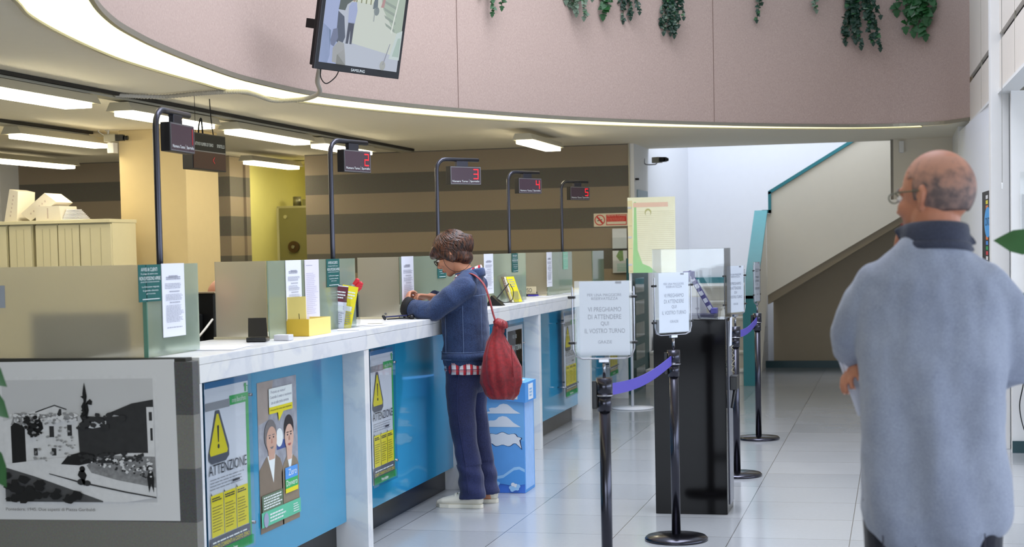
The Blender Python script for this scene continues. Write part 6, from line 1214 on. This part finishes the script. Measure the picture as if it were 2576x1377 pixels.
for x, zb, spread, nv, ck, lb, ls in PL:
    p, d = nearest_wall(x); tan = Vector((-d.y, d.x)); zt = 4.08
    t = thing('hanging_plant', lb, 'plant', (p.x, p.y, 4.05), 'plants trailing over the pink wall')
    st = MB(); fo = MB()
    for v in range(nv):
        u = pr.uniform(-spread, spread); zlow = zb + (0 if v == 0 else abs(u) * .5 + pr.uniform(.0, .22) * (1 if v % 2 else 1.5)); 
        if zlow > 3.95: zlow = 3.9
        pts = [Vector((p.x - d.x * .04 + tan.x * u * .6, p.y - d.y * .04 + tan.y * u * .6, zt))]
        n_ = 9; sw = pr.uniform(-.06, .06)
        for q in range(1, n_ + 1):
            f_ = q / n_; o_ = .05 + .03 * math.sin(q + v) + pr.uniform(0, .015); uu = u * (.6 + .4 * f_) + sw * f_ * f_
            pts.append(Vector((p.x + d.x * o_ + tan.x * uu, p.y + d.y * o_ + tan.y * uu, zt + (zlow - zt) * f_ ** .9)))
        st.loft(pts, [.0028] * len(pts), VINE, 6)
        nl = int((zt - zlow) * (60 if ls < 1.5 else 30))
        for q in range(nl):
            f_ = q / nl; i = min(int(f_ * (len(pts) - 1)), len(pts) - 2); c = pts[i].lerp(pts[i + 1], f_ * (len(pts) - 1) - i)
            dd = Vector((d.x * .5 + tan.x * pr.uniform(-1, 1), d.y * .5 + tan.y * pr.uniform(-1, 1), pr.uniform(-1.1, .1)))
            leaf(fo, c, dd, Vector((d.x, d.y, .4)), pr.uniform(.032, .058) * ls, LEAF[ck if pr.random() < .75 else pr.randrange(3)])
        leaf(fo, pts[-1], Vector((0, 0, -1)), Vector((d.x, d.y, 0)), .05 * ls, LEAF[ck])
    st.build('stems', t); fo.build('leaves', t, False)
    one('planter', lambda b: b.prism([(p.x - d.x * .02 + tan.x * (spread + .05), p.y - d.y * .02 + tan.y * (spread + .05), 4.051), (p.x - d.x * .02 - tan.x * (spread + .05), p.y - d.y * .02 - tan.y * (spread + .05), 4.051), (p.x - d.x * .13 - tan.x * (spread + .05), p.y - d.y * .13 - tan.y * (spread + .05), 4.051), (p.x - d.x * .13 + tan.x * (spread + .05), p.y - d.y * .13 + tan.y * (spread + .05), 4.051)], (0, 0, .03), mat('brown_planter', (110, 74, 56), .6)), t)
# tall potted plants just outside the frame edges, whose leaves reach in
BIGL = mat('broad_leaf_green', (58, 104, 58), .35, var=.12, nscale=20)
def potted(label, x, y, leaves):
    t = thing('potted_plant', label, 'plant', (x, y, 0))
    one('pot', lambda b: b.loft([(x, y, .001), (x, y, .02), (x, y, .30), (x, y, .32)], [.11, .12, .155, .165], mat('grey_pot', (120, 116, 110), .5), 28, caps=False), t)
    one('soil', lambda b: b.cyl((x, y, .27), (x, y, .29), .15, mat('potting_soil', (52, 40, 32), .9), 24), t)
    st = MB(); fo = MB()
    for P, d, sz, up in leaves:
        P = Vector(P); st.loft(sp3([(x, y, .28), (x + (P.x - x) * .25, y + (P.y - y) * .25, .28 + (P.z - .28) * .6), tuple(P)]), [.006] * 7 + [.005] * 5 + [.004], VINE, 8); leaf(fo, P, d, Vector(up), sz, BIGL, .9, False)
    st.build('stems', t); fo.build('leaves', t, False)
rx = .52; ry = 4.6
potted('tall potted plant beyond the right edge, broad green leaves reaching behind the man', rx, ry, [((.385, ry, 1.525), (-1, 0, .16), .125, (0, -1, .35)), ((.40, ry + .02, 1.30), (-.62, 0, .45), .11, (0, -1, .3)), ((.42, ry, 1.36), (-.7, 0, .30), .09, (0, -1, .5)), ((.56, ry + .05, 1.55), (.6, .2, .4), .18, (0, -1, .5)), ((.60, ry, 1.35), (.8, 0, .2), .18, (0, -1, .5))])
lx = -2.62; ly = 4.0
potted('potted plant beyond the left edge, green leaf tips just reaching the old photograph', lx, ly, [((-2.53, ly, 1.26), (.75, 0, -.7), .115, (0, -1, .2)), ((-2.53, ly + .02, 1.17), (.7, 0, -.75), .11, (0, -1, .2)), ((-2.52, ly, 1.02), (.45, 0, -1), .14, (0, -1, .2)), ((-2.7, ly, 1.2), (-.6, .3, .5), .2, (0, -1, .4))])
